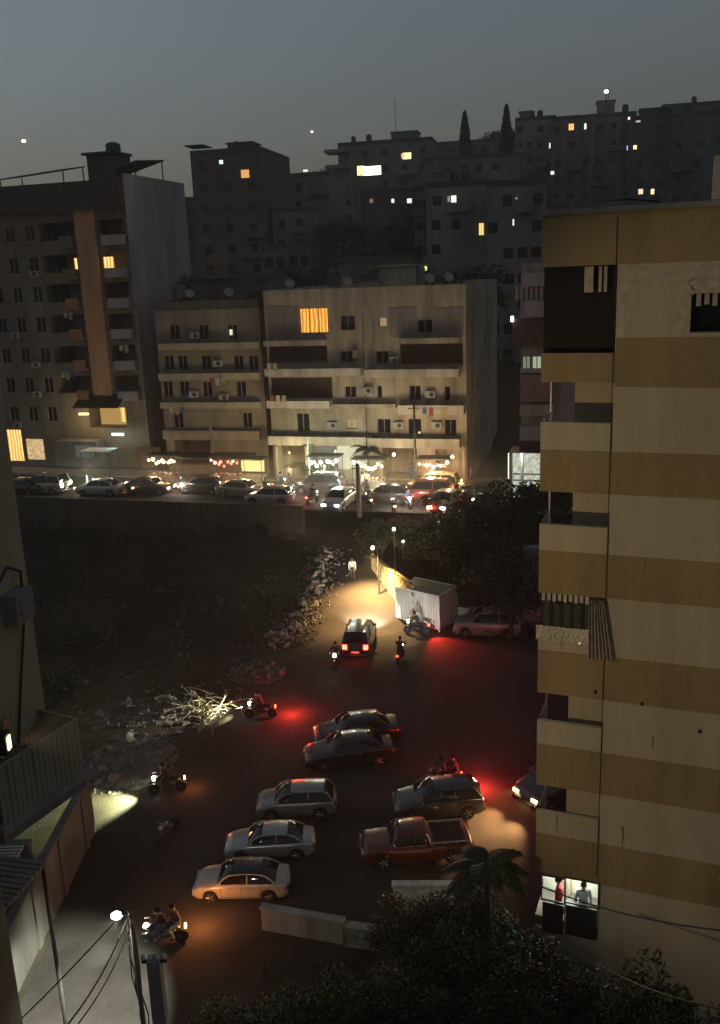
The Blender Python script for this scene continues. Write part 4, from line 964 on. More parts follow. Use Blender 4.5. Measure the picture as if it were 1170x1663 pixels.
def person(label, loc, heading, pose, shirt, trouser, helmet=None, group=None, scale=1.):
    P = dict(POSES[pose]); pel = Vector(P['pel'])
    P['hl'] = pel + Vector((.03, .10, -.06)); P['hr'] = pel + Vector((.03, -.10, -.06))
    E_ = [('pel','che'),('che','nec'),('nec','hea'),('che','sl'),('che','sr'),('sl','el'),('el','wl'),('sr','er'),('er','wr'),('pel','hl'),('pel','hr'),('hl','kl'),('kl','al'),('al','tl'),('hr','kr'),('kr','ar'),('ar','tr')]
    pts = {k: Vector(v) for k, v in P.items()}; rad = dict(RAD)
    for s_, q in (('wl', 1), ('wr', -1)):                      # palm, four fingers and a thumb, slightly curled
        e = pts['e' + s_[1]]; d = (pts[s_] - e).normalized(); sidev = Vector((0, -q, 0)); palm = s_ + 'p'
        pts[palm] = pts[s_] + d * .07; rad[palm] = .034; E_.append((s_, palm))
        for k in range(4):
            f1 = '%sf%d' % (s_, k); pts[f1] = pts[palm] + d * .055 + sidev.cross(d) * (-.03 + .02 * k); rad[f1] = .010
            f2 = f1 + 'b'; pts[f2] = pts[f1] + d * (.025 + .004 * k) + sidev * .02; rad[f2] = .008; E_ += [(palm, f1), (f1, f2)]
        f1 = s_ + 't'; pts[f1] = pts[s_] + d * .06 + sidev * .045; rad[f1] = .011; E_.append((s_, f1))
    names = list(pts); me = bpy.data.meshes.new('person'); me.from_pydata([pts[k] for k in names], [(names.index(a), names.index(b)) for a, b in E_], [])
    o = bpy.data.objects.new('person', me); COL.objects.link(o)
    md = o.modifiers.new('skin', 'SKIN'); md.use_smooth_shade = True
    for i, k in enumerate(names): r_ = rad[k]; me.skin_vertices[0].data[i].radius = (r_, r_); me.skin_vertices[0].data[i].use_root = (k == 'pel')
    o.modifiers.new('sub', 'SUBSURF').levels = 1
    dg = bpy.context.evaluated_depsgraph_get(); dg.update(); body = bpy.data.meshes.new_from_object(o.evaluated_get(dg))
    bpy.data.objects.remove(o)
    body.materials.clear()
    for mt in (SKIN, shirt, trouser, RUB): body.materials.append(mt)
    segs = [(pts[a], pts[b], a, b) for a, b in E_]
    for p in body.polygons:
        c = p.center; best = min(segs, key=lambda s_: min((c - (s_[0] * (1 - t) + s_[1] * t)).length for t in (.0, .5, 1.)))
        a, b = best[2], best[3]
        if b in ('hea',) or b.startswith('w') or (a, b) == ('che', 'nec') and c.z > pts['nec'].z - .02: mi = 0 if not (b in ('wl', 'wr')) else 1
        elif b in ('che', 'nec', 'sl', 'sr', 'el', 'er'): mi = 1
        elif b in ('tl', 'tr'): mi = 3
        else: mi = 2
        p.material_index = mi; p.use_smooth = True
    po = bpy.data.objects.new('person', body); COL.objects.link(po); po.location = loc; po.rotation_euler = (0, 0, R(heading)); po.scale = (scale,) * 3
    tag(po, label, 'person', group)
    h = pts['hea']
    mb = MB(); mb.ball(h + Vector((-.012, 0, .035)), .118, (1.02, .86, 1.12), 12)
    (mb.build('helmet', helmet, po, True) if helmet else mb.build('hair', HAIR, po, True))
    mb = MB(); mb.ball(h + Vector((.05, 0, -.035)), .085, (.85, .8, 1.25), 10); mb.ball(h + Vector((.125, 0, -.03)), .018, (1, .8, 1.3), 6)
    for q in (-1, 1): mb.ball(h + Vector((.0, q * .098, -.02)), .022, (.8, .5, 1.3), 6)
    mb.build('face', SKIN, po, True)
    mb = MB()
    for q in (-1, 1): mb.ball(h + Vector((.115, q * .033, .0)), .011, (.7, 1, .8), 6)
    mb.box(h.x + .112, h.x + .118, -.025, .025, h.z - .085, h.z - .078); mb.build('eyes_and_mouth', HAIR, po)
    return po
CL = lambda n, c: surf('cloth_' + n, c, rough=.95, var=.2, bump=.1)
def bike(label, loc, heading, col, head=None, tail=None, beam=0, headcol=COOL, tailpow=0, tailcol=RED, group=None, lean=0, tail_to=None, beam_to=None, name='motorbike'):
    root = thing(name, label, 'motorbike', (loc[0], loc[1], (loc[2] if len(loc) > 2 else hz(*loc[:2]) + .025)), R(heading), group)
    PM = paint('paint_%.2f_%.2f_%.2f' % col, col, .2)
    for x in (-.62, .66):
        t = MB().lathe((x, 0, .28), (0, 1, 0), [(-.045, .20), (-.05, .26), (-.02, .285), (.02, .285), (.05, .26), (.045, .20)], 18).build('wheel', RUB, root)
        m2 = MB()
        for k in range(6): a = k * math.pi / 3; m2.tube((x, 0, .28), (x + .2 * math.cos(a), 0, .28 + .2 * math.sin(a)), .014, .012, 5)
        m2.tube((x, -.06, .28), (x, .06, .28), .04); m2.build('spokes', STEEL, t)
    m2 = MB(); m2.path([(.64, 0, .28), (.46, 0, .82), (.42, 0, .98)], .03); m2.path([(.42, -.33, 1.0), (.44, -.12, 1.02), (.44, .12, 1.02), (.42, .33, 1.0)], .018); m2.build('fork', STEEL, root)
    m2 = MB(); m2.ball((.12, 0, .72), .2, (1.2, .7, .7), 10); m2.ball((-.05, 0, .42), .2, (1.3, .65, .8), 10); m2.ball((.48, 0, .80), .15, (.6, .9, 1.3), 8); m2.ball((.66, 0, .56), .2, (.95, .35, .25), 8); m2.tube((.4, 0, .7), (-.62, 0, .62), .06, .05); m2.tube((-.05, 0, .4), (-.62, 0, .28), .045, .04); m2.build('body', PM, root, True)
    m2 = MB(); m2.ball((-.28, 0, .76), .26, (1.5, .55, .28), 10); m2.build('seat', RUB, root, True)
    m2 = MB(); m2.tube((-.1, -.14, .30), (-.75, -.17, .36), .045, .055); m2.build('exhaust', STEEL, root)
    m2 = MB(); m2.ball((.60, 0, .88), .12, (.9, 1, 1), 12); m2.build('headlight', head or HEADOFF, root)
    m2 = MB(); m2.box(-.86, -.78, -.09, .09, .62, .74); m2.build('tail_light', tail or TAILOFF, root)
    for s_ in (-1, 1): MB().tube((.40, s_ * .27, 1.0), (.34, s_ * .34, 1.18), .012).ball((.33, s_ * .36, 1.20), .05, (.4, 1, .8), 7).build('side_mirror', DKMET, root)
    if beam: spot(root, (.72, 0, .86), beam_to or (6, 0, .1), beam, headcol, 70, .8)
    if tailpow: bulb(root, tail_to or (-1.15, 0, .62), tailpow, tailcol, .12)
    return root
def rider(b, label, shirt, trouser, helmet=None, pose='ride', off=0.):
    a = b.rotation_euler.z; return person(label, (b.location.x + math.cos(a) * off, b.location.y + math.sin(a) * off, b.location.z + .0), math.degrees(a), pose, shirt, trouser, helmet)
DK = CL('dark', (.03, .03, .035)); DK2 = CL('charcoal', (.05, .05, .05)); LT = CL('light', (.55, .53, .48)); BL = CL('blue', (.06, .09, .16)); BR = CL('brown', (.10, .06, .045))
b = bike('motorbike with tail light seen from behind in front of the ramp', gl(650, 1074), 76, (.02, .02, .02), tail=G_DIMRED, head=G_WHITE, beam=150, headcol=(.95, 1, .86), beam_to=(6.5, 0, .9)); rider(b, 'person in dark clothes riding the motorbike toward the ramp', DK, DK2)
b = bike('motorbike with bright red brake light beside the white container', gl(678, 1030), 165, (.03, .03, .03), tail=G_RED, tailpow=0, head=G_WHITE, beam=60, headcol=(1, .95, .8)); rider(b, 'person in grey clothes on the motorbike by the container', DK2, DK); spot(b, (-.92, .1, .72), (-2.3, 1.7, 0), 420, RED, 88, .8, .1)
b = bike('scooter beside the suv with white headlight facing the lot', gl(547, 1080), 262, (.03, .03, .03), head=G_WHITE, beam=8); rider(b, 'person in dark clothes on the scooter next to the suv', DK, BR)
b = bike('scooter with its headlight on the heap of branches', gl(425, 1166), 178, (.04, .03, .03), head=G_WHITE, tail=G_RED, beam=620, headcol=(1, .98, .74), tailpow=110, tail_to=(-1.6, -.3, .7), beam_to=(3.5, -.2, .25)); rider(b, 'person riding the scooter past the heap of branches', BR, DK)
b = bike('motorbike shining its headlight on the boundary wall foot', gl(274, 1288), 193, (.03, .03, .03), head=G_WHITE, tail=G_AMB, beam=2400, headcol=(.90, 1, .62), tailpow=10, tailcol=(1, .28, .08), beam_to=(3.6, .4, .0)); rider(b, 'person in dark clothes riding the motorbike by the boundary wall', DK, DK2)
b = bike('parked motorbike with chrome parts behind the turning motorbike', gl(276, 1362), 250, (.05, .05, .05))
b = bike('motorbike carrying two people under the pole lamp', gl(268, 1534), 188, (.08, .08, .09), head=G_WHITE, beam=150, headcol=(.92, 1, .86), tail=G_AMB, tailpow=45, tailcol=(1, .33, .09), tail_to=(-1.3, -.5, .8)); rider(b, 'person in dark top steering the motorbike under the pole lamp', DK, BL); rider(b, 'person in light trousers riding pillion under the pole lamp', DK2, LT, pose='pillion', off=-.48)
b = bike('motorbike with red tail light behind the dark hatchback', gl(722, 1278), 176, (.03, .03, .04), tail=G_RED, tailpow=130, tail_to=(-1.6, .2, .7)); rider(b, 'person in grey-blue clothes on the motorbike behind the hatchback', CL('greyblue', (.09, .10, .12)), DK); rider(b, 'person in black riding pillion behind the grey-blue rider', DK, DK2, pose='pillion', off=-.5)
p = gl(575, 985); person('person in white top walking down the ramp edge', (p[0] , p[1] + 1.2, hz(p[0], p[1] + 1.2) + .02), 270, 'stand', CL('white', (.75, .75, .7)), DK)
# people inside the lit ground-floor window of the banded building
def rbw(u, w, z): v = rb.A + rb.d * u - rb.n * w; return (v.x, v.y, z)
zf = gw2[3] - .12 - 1.64 - .3
nd = math.degrees(math.atan2(rb.n.y, rb.n.x))
person('person in red top with dark hair at the lit ground-floor window', rbw(.72, .42, zf), nd - 90, 'stand', CL('red', (.55, .03, .04)), DK, scale=.98)
person('person in pale blue shirt at the lit ground-floor window', rbw(1.5, .42, zf - .05), nd + 12, 'stand', CL('paleblue', (.42, .6, .72)), DK)

# ------------------------------------------------------------------ street traffic and lamps on the upper street
def sp(px, py): p = on_z(px, py, STREET + .02); return (p.x, p.y, STREET + .025)
TR = 'cars queuing on the upper street'
def scar(px, py, back, label, kind, col, hd_, **k): return car(label, sp(px, py), hd_, kind, col, name='street_car', simple=True, **k)
GH = glow('street_headlight', (1, .92, .66), 26)
scar(553, 822, 0, 'street car with a dazzling white headlight facing the slope', 'sedan', (.30, .32, .32), 250, head=G_WHITE, beam=90, glow_head=(.9, 1, .88))
scar(628, 815, 0, 'dark street car with red tail lights behind the street post', 'hatch', (.05, .04, .04), 164, tail=G_RED, tailpow=6)
scar(724, 826, 0, 'white street car lit brightly amid red tail lights', 'sedan', (.7, .68, .62), 245, tail=G_RED, head=G_WHITE, beam=120, tailpow=8)
scar(690, 812, 0, 'red-lit street car ahead of the white one', 'suv', (.30, .08, .06), 165, tail=G_RED, tailpow=14, head=GH)
scar(705, 800, 0, 'orange-lit street van with lights along its roof', 'suv', (.35, .25, .12), 162, tail=G_AMB, tailpow=10)
scar(780, 812, 0, 'dark street car leaving with small warm lights', 'sedan', (.06, .05, .05), 345, head=GH, tail=G_DIMRED)
scar(860, 808, 0, 'street car with yellow headlights in front of the bright shop', 'sedan', (.05, .05, .05), 345, head=GH, beam=40)
scar(440, 818, 0, 'silver car parked on the street edge with lit flank', 'hatch', (.4, .38, .34), 165)
scar(520, 800, 0, 'dark car under the pale shrub on the street', 'suv', (.05, .05, .05), 164)
scar(395, 806, 0, 'street car with yellow lights below the lamp pole', 'sedan', (.3, .26, .2), 340, head=GH, beam=60)
scar(330, 800, 0, 'street car with warm headlights ahead of the lamp pole', 'hatch', (.10, .08, .06), 165, head=GH, tail=G_AMB)
scar(245, 800, 0, 'dark street car with orange lights near the pale awning', 'sedan', (.06, .05, .04), 340, head=GH, tail=G_AMB, tailpow=5)
scar(165, 803, 0, 'pale street car flat side lit near white shop lamps', 'sedan', (.5, .48, .42), 163, head=GH)
scar(75, 800, 0, 'long pale street car lit from below at the street end', 'suv', (.45, .4, .3), 163, head=GH, tail=G_WARMB)
scar(35, 802, 0, 'dark street car at the far end of the street', 'sedan', (.08, .07, .06), 163, head=GH)
for px_, py_, pw, cc in ((553, 812, 75, (.95, 1, .82)), (700, 808, 95, (1, .72, .40)), (410, 800, 32, (1, .76, .38)), (620, 806, 50, (1, .8, .5)), (250, 798, 30, (1, .62, .28)), (150, 797, 45, (.95, 1, .8)), (860, 806, 110, (1, .8, .5))):
    q_ = sp(px_, py_); near_ = min((o_ for o_ in S.objects if o_.name.startswith('street_car')), key=lambda o_: (o_.location - Vector(q_)).length)
    mi_ = Matrix.Translation(near_.location) @ Matrix.Rotation(near_.rotation_euler.z, 4, 'Z'); bulb(near_, mi_.inverted() @ Vector((q_[0], q_[1] + .4, STREET + 2.0)), pw, cc, .25)
rq = random.Random(77)
for k, (px_, py_) in enumerate(((432, 806), (476, 812), (508, 818), (572, 812), (600, 822), (648, 806), (664, 824), (700, 832), (742, 812), (760, 828), (296, 800), (212, 802), (835, 812), (905, 806), (455, 796), (640, 832), (685, 796))):
    face = rq.random() < .55
    b = bike('motorbike weaving through the crowded street traffic', sp(px_, py_), (265 if face else 85) + rq.uniform(-45, 45), (.05, .04, .04), head=rq.choice((G_WHITE, GH, GH)), tail=rq.choice((G_RED, G_RED, G_AMB)), tailpow=rq.choice((0, 14)), group='motorbikes in the street traffic')
    bulb(b, (.85, 0, .9), rq.choice((14, 24, 40)), rq.choice(((1, .95, .8), (1, .78, .45), (1, .7, .35))), .1)
    if k % 2 == 0:
        r_ = rider(b, 'person riding a motorbike through the crowded street traffic', rq.choice((DK, BR, LT, BL)), rq.choice((DK, DK2, BL))); r_['group'] = 'riders in the street traffic'
for k, (px_, py_) in enumerate(((590, 806), (597, 804), (470, 792), (528, 796), (670, 790), (770, 800))):
    q_ = sp(px_, py_); r_ = person('person standing among the cars on the lit street', (q_[0], q_[1] + 1.5, STREET + .02), rq.uniform(0, 360), 'stand', rq.choice((LT, BR, CL('orange', (.5, .22, .08)), BL)), rq.choice((DK, BL)), group='people on the street')
def lamp_post(name, label, px, py0, py1, z0=STREET, power=0, col=WARM, mat=None, head=True, r=.09, dx=-.8, gm=None):
    p = on_z(px, py0, z0); h = on_y(px, py1, p.y).z - z0
    t = thing(name, label, 'lamp post' if head else 'pole', (p.x, p.y, z0))
    MB().tube((0, 0, -.1), (0, 0, h), r, r * .7, 10).build('pole', mat or CONC, t)
    MB().box(-.16, .16, -.16, .16, 0, .25).build('base', CONC, t)
    if head:
        MB().tube((0, 0, h), (dx, -.2, h + .25), r * .5, r * .4, 8).build('arm', mat or CONC, t); MB().box(dx - .35, dx + .05, -.32, -.08, h + .16, h + .27).build('lamp_head', DKMET, t)
        MB().box(dx - .32, dx + .02, -.30, -.10, h + .13, h + .158).build('lamp_face', gm or G_WARMB, t)
        if power: spot(t, (dx - .15, -.2, h + .1), (dx - .15, -.2, 0), power, col, 165, .5, .12)
    else:
        MB().tube((-.5, 0, h - .4), (.5, 0, h - .4), .05, .05, 6).build('crossarm', DKMET, t)
    return t
lamp_post('utility_pole', 'tall concrete pole in front of the low-rise building', 349, 780, 688, head=False, r=.16)
lamp_post('utility_pole', 'dark utility pole before the right half of the cream building', 676, 800, 655, head=False, r=.12, mat=DKMET)
lamp_post('utility_pole', 'stout pale street post lit warm among the cars', 584, 838, 752, head=False, r=.20)
cp = lamp_post('utility_pole', 'cyan pole beside the roller shutter', 504, 790, 715, head=False, r=.10, mat=surf('cyan_pole', (.35, .55, .6), var=.2))
def shop_lamp(label, px, py, Y, power, col, gm, size=.12):
    p = on_y(px, py, Y); t = thing('hanging_lamp', label, 'lamp', p)
    MB().tube((0, 0, .1), (0, 0, .9), .012, .012, 5).build('cord', DKMET, t); MB().lathe((0, 0, -.12), (0, 0, 1), [(0, size * .6), (.08, size), (.18, size * .8), (.25, size * .3)], 12).build('lamp_shade', gm, t)
    bulb(t, (0, -.1, -.35), power, col, .12); return t
shop_lamp('yellow bulb hanging under the slab beside the cyan pole', 470, 735, 78.2, 115, (1, .84, .40), G_YELW)
shop_lamp('pale bulb over the white shop panel', 545, 733, 76.6, 70, (.85, 1, .75), G_COLDW)
shop_lamp('warm bulb over the dark shop entrance', 640, 738, 74.8, 75, (1, .70, .36), G_WARMB)
shop_lamp('amber bulb at the corner of the cream building', 735, 742, 73.3, 75, (1, .66, .30), G_WARMB)
# stall with yellow light below the low-rise
st = sp(403, 800); t = thing('street_stall', 'small market stall with a glowing yellow back panel', 'stall', (st[0], st[1] + 3.2, STREET), R(-16))
MB().box(-1.3, 1.3, -.5, .5, 0, .9).build('counter', WOODF, t); MB().box(-1.1, 1.1, .52, .56, 1.1, 2.2).build('back_panel', glow('stall_light', (1, .78, .28), 1.3), t); MB().box(-1.5, 1.5, -.9, .7, 2.4, 2.5).build('canopy', DKMET, t)
for a, b_ in ((-1.35, -.8), (1.35, -.8), (-1.35, .6), (1.35, .6)): MB().tube((a, b_, 0), (a, b_, 2.4), .03, .03, 6).build('post', DKMET, t)
bulb(t, (0, -1.3, 2.1), 24, (1, .74, .3), .1)
def stall(label, px, py, cols_, dy=2.6, pw=60):  # invented stalls, added to give the street clusters of bright bulbs
    st = sp(px, py); t = thing('street_stall', label, 'stall', (st[0], st[1] + dy, STREET), R(-16))
    MB().box(-1.3, 1.3, -.5, .5, 0, .9).build('counter', WOODF, t); MB().box(-1.5, 1.5, -.9, .7, 2.75, 2.82).build('canopy', DKMET, t)
    for a, b_ in ((-1.35, -.8), (1.35, -.8), (-1.35, .6), (1.35, .6)): MB().tube((a, b_, 0), (a, b_, 2.75), .03, .03, 6).build('post', DKMET, t)
    rs = random.Random(px)
    for k in range(9): MB().ball((-1.2 + k * .3, -.6 + rs.uniform(-.2, .2), 2.35 - .25 * math.sin(k * .39) + rs.uniform(-.25, .2)), rs.uniform(.09, .17), (1, 1, 1), 8).build('light_bulb', rs.choice(cols_), t)
    for k in range(12): MB().ball((-1.1 + (k % 6) * .44, -.25 + .4 * (k // 6), 1.0), .2, (1, .9, .7), 8).build('goods_heap', CLOTHES[k % 4], t)
    bulb(t, (0, -1.2, 2.2), pw * .6, (1, .82, .5), .2); return t
G_PINK = glow('pink_bulb', (1, .35, .25), 10); G_YB = glow('yellow_bulb', (1, .82, .35), 16)
stall('added market stall under white and yellow bulbs beside the cyan pole', 530, 800, (G_WHITE, G_YB, G_WHITE), pw=70)
stall('added market stall under red and warm bulbs behind the white street car', 712, 806, (G_PINK, G_YB, G_RED, G_WARMB), pw=70)
stall('added market stall under red bulbs below the tall concrete pole', 366, 798, (G_RED, G_YB, G_PINK), pw=22)
stall('added market stall under warm bulbs at the kerb behind the street post', 604, 806, (G_WARMB, G_YB), pw=60)
stall('added market stall under dim warm bulbs before the low-rise canopy', 262, 796, (G_WARMB, G_AMB), pw=16)
for (px, py, lab, g, r_) in ((640, 861, 'white lamp on a thin stake at the top of the ramp trees', G_WHITE, .10), (655, 881, 'yellow lamp on a thin stake among the ramp trees', glow('yellow_stake', (1, .85, .3), 20), .08)):
    p = on_y(px, py, 62.5); t = thing('stake_lamp', lab, 'lamp', (p.x, p.y, hz(p.x, p.y))); h = p.z - hz(p.x, p.y)
    MB().tube((0, 0, 0), (0, 0, h), .04, .03, 6).build('stake', DKMET, t); MB().ball((0, 0, h + .08), r_, (1, 1, 1), 10).build('lamp_globe', g, t); bulb(t, (-.2, -.35, h + .1), 16, (1, .9, .5), .08)
for (px, lab) in ((152, 'white tube lamps standing beside the pale street car'), ):
    q = sp(px, 798); t = thing('tube_lamp', lab, 'lamp', q); 
    for k in range(3): MB().box(-.5 + k * .5, -.38 + k * .5, -.05, .05, .3, 1.5 - .3 * k).build('tube', G_COLDW, t)
    bulb(t, (0, -.5, 1.0), 40, (.9, 1, .85), .1)
MB_ = None
q = sp(165, 768); t = thing('shop_awning', 'pale blue-white fabric awning lit beside the grey tower', 'awning', (q[0], q[1], STREET), R(-16))
mb = MB()
for k in range(10): mb.box(-1.6 + k * .32, -1.6 + k * .32 + .3, -1, 1, 2.3, 2.36)
mb.build('cloth', surf('pale_awning', (.5, .55, .62), var=.2), t)
for a, b_ in ((-1.5, -.9), (1.5, -.9), (-1.5, .9), (1.5, .9)): MB().tube((a, b_, 0), (a, b_, 2.3), .04, .04, 6).build('post', DKMET, t)
q = sp(245, 765); t = thing('billboard', 'plain brown board standing on the street by the low-rise', 'board', (q[0], q[1], STREET), R(-16)); MB().box(-1.3, 1.3, -.05, .05, .8, 2.4).build('panel', surf('brown_board', (.22, .13, .08)), t)
for a in (-1, 1): MB().tube((a, 0, 0), (a, 0, .8), .05, .05, 6).build('post', DKMET, t)

# ------------------------------------------------------------------ poles and cables in the near street
pt = on_y(190, 1487, 20.0)
pl = thing('utility_pole', 'near utility pole with a glaring white lamp and tangled cables', 'lamp post', (pt.x + .35, pt.y, 0))
MB().tube((0, 0, 0), (0, 0, pt.z + .1), .085, .055, 12).build('pole', surf('steel_pole', (.20, .19, .16), var=.3, metal=.3, rough=.6), pl)
MB().tube((0, 0, pt.z), (-.3, 0, pt.z + .05), .03, .025, 6).build('arm', DKMET, pl); MB().ball((-.36, 0, pt.z), .13, (1.1, .8, .8), 10).build('lamp_head', G_WHITE, pl)
spot(pl, (-.42, .05, pt.z - .18), (-4.0, 5.6, 0), 6500, (.92, 1, .86), 38, .5, .08); spot(pl, (-.42, .05, pt.z - .2), (-.6, 2.5, 0), 75, (.9, 1, .84), 168, .6, .08)
rnd = random.Random(8)
for k in range(6):
    mb = MB(); a0 = rnd.uniform(-.15, .15); mb.path([(a0, .05, pt.z + .1 - .25 * k), (a0 + rnd.uniform(-.12, .12), .14, pt.z - 1.2 - .2 * k), (rnd.uniform(-.12, .12), .12, pt.z - 3.2), (rnd.uniform(-.1, .1), .12, 2.0)], .018, 5); mb.build('cable', DKMET, pl)
def cable(label, pts, r=.02):
    mb = MB(); P = [Vector(p) for p in pts]; out = []
    for a, b_ in zip(P, P[1:]):
        n = 10; sag = (b_ - a).length * .03
        for k in range(n): t = k / n; out.append(a.lerp(b_, t) - Vector((0, 0, 4 * sag * t * (1 - t))))
    out.append(P[-1]); mb.path(out, r, 5); return tag(mb.build('overhead_cable', DKMET), label, 'cable')
top_ = Vector((pt.x + .3, pt.y, pt.z))
cable('overhead cable running from the near lamp pole down past the street', [top_, on_y(112, 1662, 13.5)])
cable('second overhead cable from the near lamp pole toward the viewer', [top_ + Vector((.1, 0, -.1)), on_y(128, 1662, 13.0)], .015)
cable('lit cable from the pole lamp to the boundary wall', [top_ - Vector((.3, 0, .1)), Vector((-12.7, 19.5, 2.7))])
pk = on_y(250, 1556, 18.5)
pq = thing('concrete_pole', 'stout square concrete pole with insulators beside the lamp pole', 'pole', (pk.x, pk.y, 0))
mb = MB(); mb.add([(-.22,-.2,0),(.22,-.2,0),(.22,.2,0),(-.22,.2,0),(-.15,-.14,pk.z),(.15,-.14,pk.z),(.15,.14,pk.z),(-.15,.14,pk.z)], [(4,5,6,7),(0,1,5,4),(1,2,6,5),(2,3,7,6),(3,0,4,7)]); mb.build('pole', PALEC, pq)
MB().box(-.3, .3, -.03, .03, pk.z - .12, pk.z - .05).build('crossarm', DKMET, pq)
for a in (-.26, -.09, .09, .26): MB().lathe((a, 0, pk.z - .05), (0, 0, 1), [(0, .03), (.05, .06), (.12, .05), (.16, .02)], 10).build('insulator', surf('ceramic', (.6, .58, .52), rough=.3, bump=0), pq)
cable('dark cable crossing the foot of the banded building', [on_y(880, 1440, 22.5), on_y(1178, 1512, 17)], .022)
cable('lower dark cable sagging before the banded building', [on_y(970, 1565, 20), on_y(1178, 1640, 15)], .022)

# ------------------------------------------------------------------ vegetation
def leaf_quad(mb, c, s, rnd):
    d = Vector((rnd.gauss(0, 1), rnd.gauss(0, 1), rnd.gauss(0, .7))).normalized(); e = d.cross(Vector((rnd.gauss(0, 1), rnd.gauss(0, 1), rnd.gauss(0, 1)))).normalized()
    mb.add([c - d * s, c + e * s * .45, c + d * s, c - e * s * .45], [(0, 1, 2, 3)])
_trees = {}
def tree_mesh(key, h, rx, n, leaf, seed, lm):
    rnd = random.Random(seed); tr = MB(); lim = []
    base = Vector((0, 0, -.3)); top = Vector((rnd.uniform(-.3, .3), rnd.uniform(-.3, .3), h * .55)); r0 = .035 * h
    tr.tube(base, top * .5, r0, r0 * .75); tr.tube(top * .5, top, r0 * .75, r0 * .45)
    cl = []
    for k in range(9):
        a = rnd.uniform(0, 6.28); e = Vector((math.cos(a) * rx * rnd.uniform(.35, .85), math.sin(a) * rx * rnd.uniform(.35, .85), h * rnd.uniform(.5, .95)))
        s_ = top * rnd.uniform(.5, 1); mid = s_.lerp(e, .5) + Vector((0, 0, h * .05)); tr.tube(s_, mid, r0 * .4, r0 * .25, 6); tr.tube(mid, e, r0 * .25, r0 * .08, 6); cl.append((e, rx * rnd.uniform(.28, .5)))
    for k in range(10): cl.append((Vector((rnd.gauss(0, .4) * rx, rnd.gauss(0, .4) * rx, h * rnd.uniform(.55, .98))), rx * rnd.uniform(.22, .42)))
    lf = MB()
    for k in range(n):
        c, r_ = rnd.choice(cl); v = Vector((rnd.gauss(0, 1), rnd.gauss(0, 1), rnd.gauss(0, .8))).normalized() * r_ * rnd.random() ** .4
        leaf_quad(lf, c + v, leaf * rnd.uniform(.6, 1.3), rnd)
    a = tr.build('trunk', BARK); b_ = lf.build('crown', lm); _trees[key] = (a.data, b_.data); bpy.data.objects.remove(a); bpy.data.objects.remove(b_)
tree_mesh('far', 9, 4.2, 2600, .32, 1, LEAF); tree_mesh('far2', 8, 4.8, 2600, .32, 2, LEAF2); tree_mesh('mid', 6, 2.8, 5200, .16, 3, LEAF); tree_mesh('mid2', 5.5, 3.0, 5200, .15, 4, LEAF2); tree_mesh('near', 7, 3.2, 9000, .13, 5, LEAF); tree_mesh('near2', 7, 3.0, 9000, .12, 6, LEAF2); tree_mesh('shrub', 2.0, 1.3, 2200, .08, 7, LEAF2)
def tree(key, label, loc, s=1., rz=None, group=None, name='tree', cat='tree', sz=None):
    t = thing(name, label, cat, loc, random.uniform(0, 6.28) if rz is None else rz, group); t.scale = (s, s, sz or s)
    for nm, me in zip(('trunk', 'crown'), _trees[key]): o = bpy.data.objects.new(nm, me); COL.objects.link(o); o.parent = t
    return t
rnd = random.Random(21)
for k in range(22):      # mound of dark trees above the cream building
    px = rnd.uniform(485, 690); Y = rnd.uniform(132, 156); p = on_y(px, 400, Y)
    tree('far' if k % 3 else 'far2', 'dark tree in the mass on the mound above the cream building', (p.x, Y, hz(p.x, Y)), rnd.uniform(.75, 1.15), group='dark trees on the mound')
for (px, ytop, Y, s, lab) in ((720, 465, 100, .9, 'dark tree behind the right corner of the cream building'), (770, 460, 104, 1.0, 'dark tree between the cream building and the narrow block'), (300, 465, 99, .6, 'small dark tree on the terrace behind the low-rise')):
    p = on_y(px, ytop, Y); tree('far', lab, (p.x, Y, p.z - 8 * s), s)
for k in range(26):      # scattered hillside trees on the skyline
    px = rnd.choice((rnd.uniform(420, 560), rnd.uniform(700, 1170), rnd.uniform(840, 1170))); Y = rnd.uniform(215, 300); p = on_y(px, 250, Y)
    tree('far' if k % 2 else 'far2', 'dark tree among the hillside houses on the skyline', (p.x, Y, hz(p.x, Y)), rnd.uniform(.8, 1.3), group='skyline trees')
def cypress(label, px, ytop, Y):
    p = on_y(px, ytop, Y); zb = hz(p.x, Y); h = p.z - zb; rn = random.Random(px); t = thing('cypress_tree', label, 'tree', (p.x, Y, zb)); MB().tube((0, 0, -.3), (0, 0, h * .9), .25, .05, 8).build('trunk', BARK, t); lf = MB()
    for k in range(3600):
        u = rn.random(); zz = h * (.08 + .92 * u); rr = (h * .11) * (1 - u) ** .6 * min(1, u * 6 + .3) * rn.uniform(.3, 1.08); a = rn.uniform(0, 6.28); leaf_quad(lf, Vector((rr * math.cos(a), rr * math.sin(a), zz)), .42, rn)
    lf.build('crown', LEAF, t)
cypress('taller narrow cypress on the skyline next to the pale-column block', 823, 170, 215); cypress('shorter cypress on the skyline farther from the blocks', 755, 181, 225)
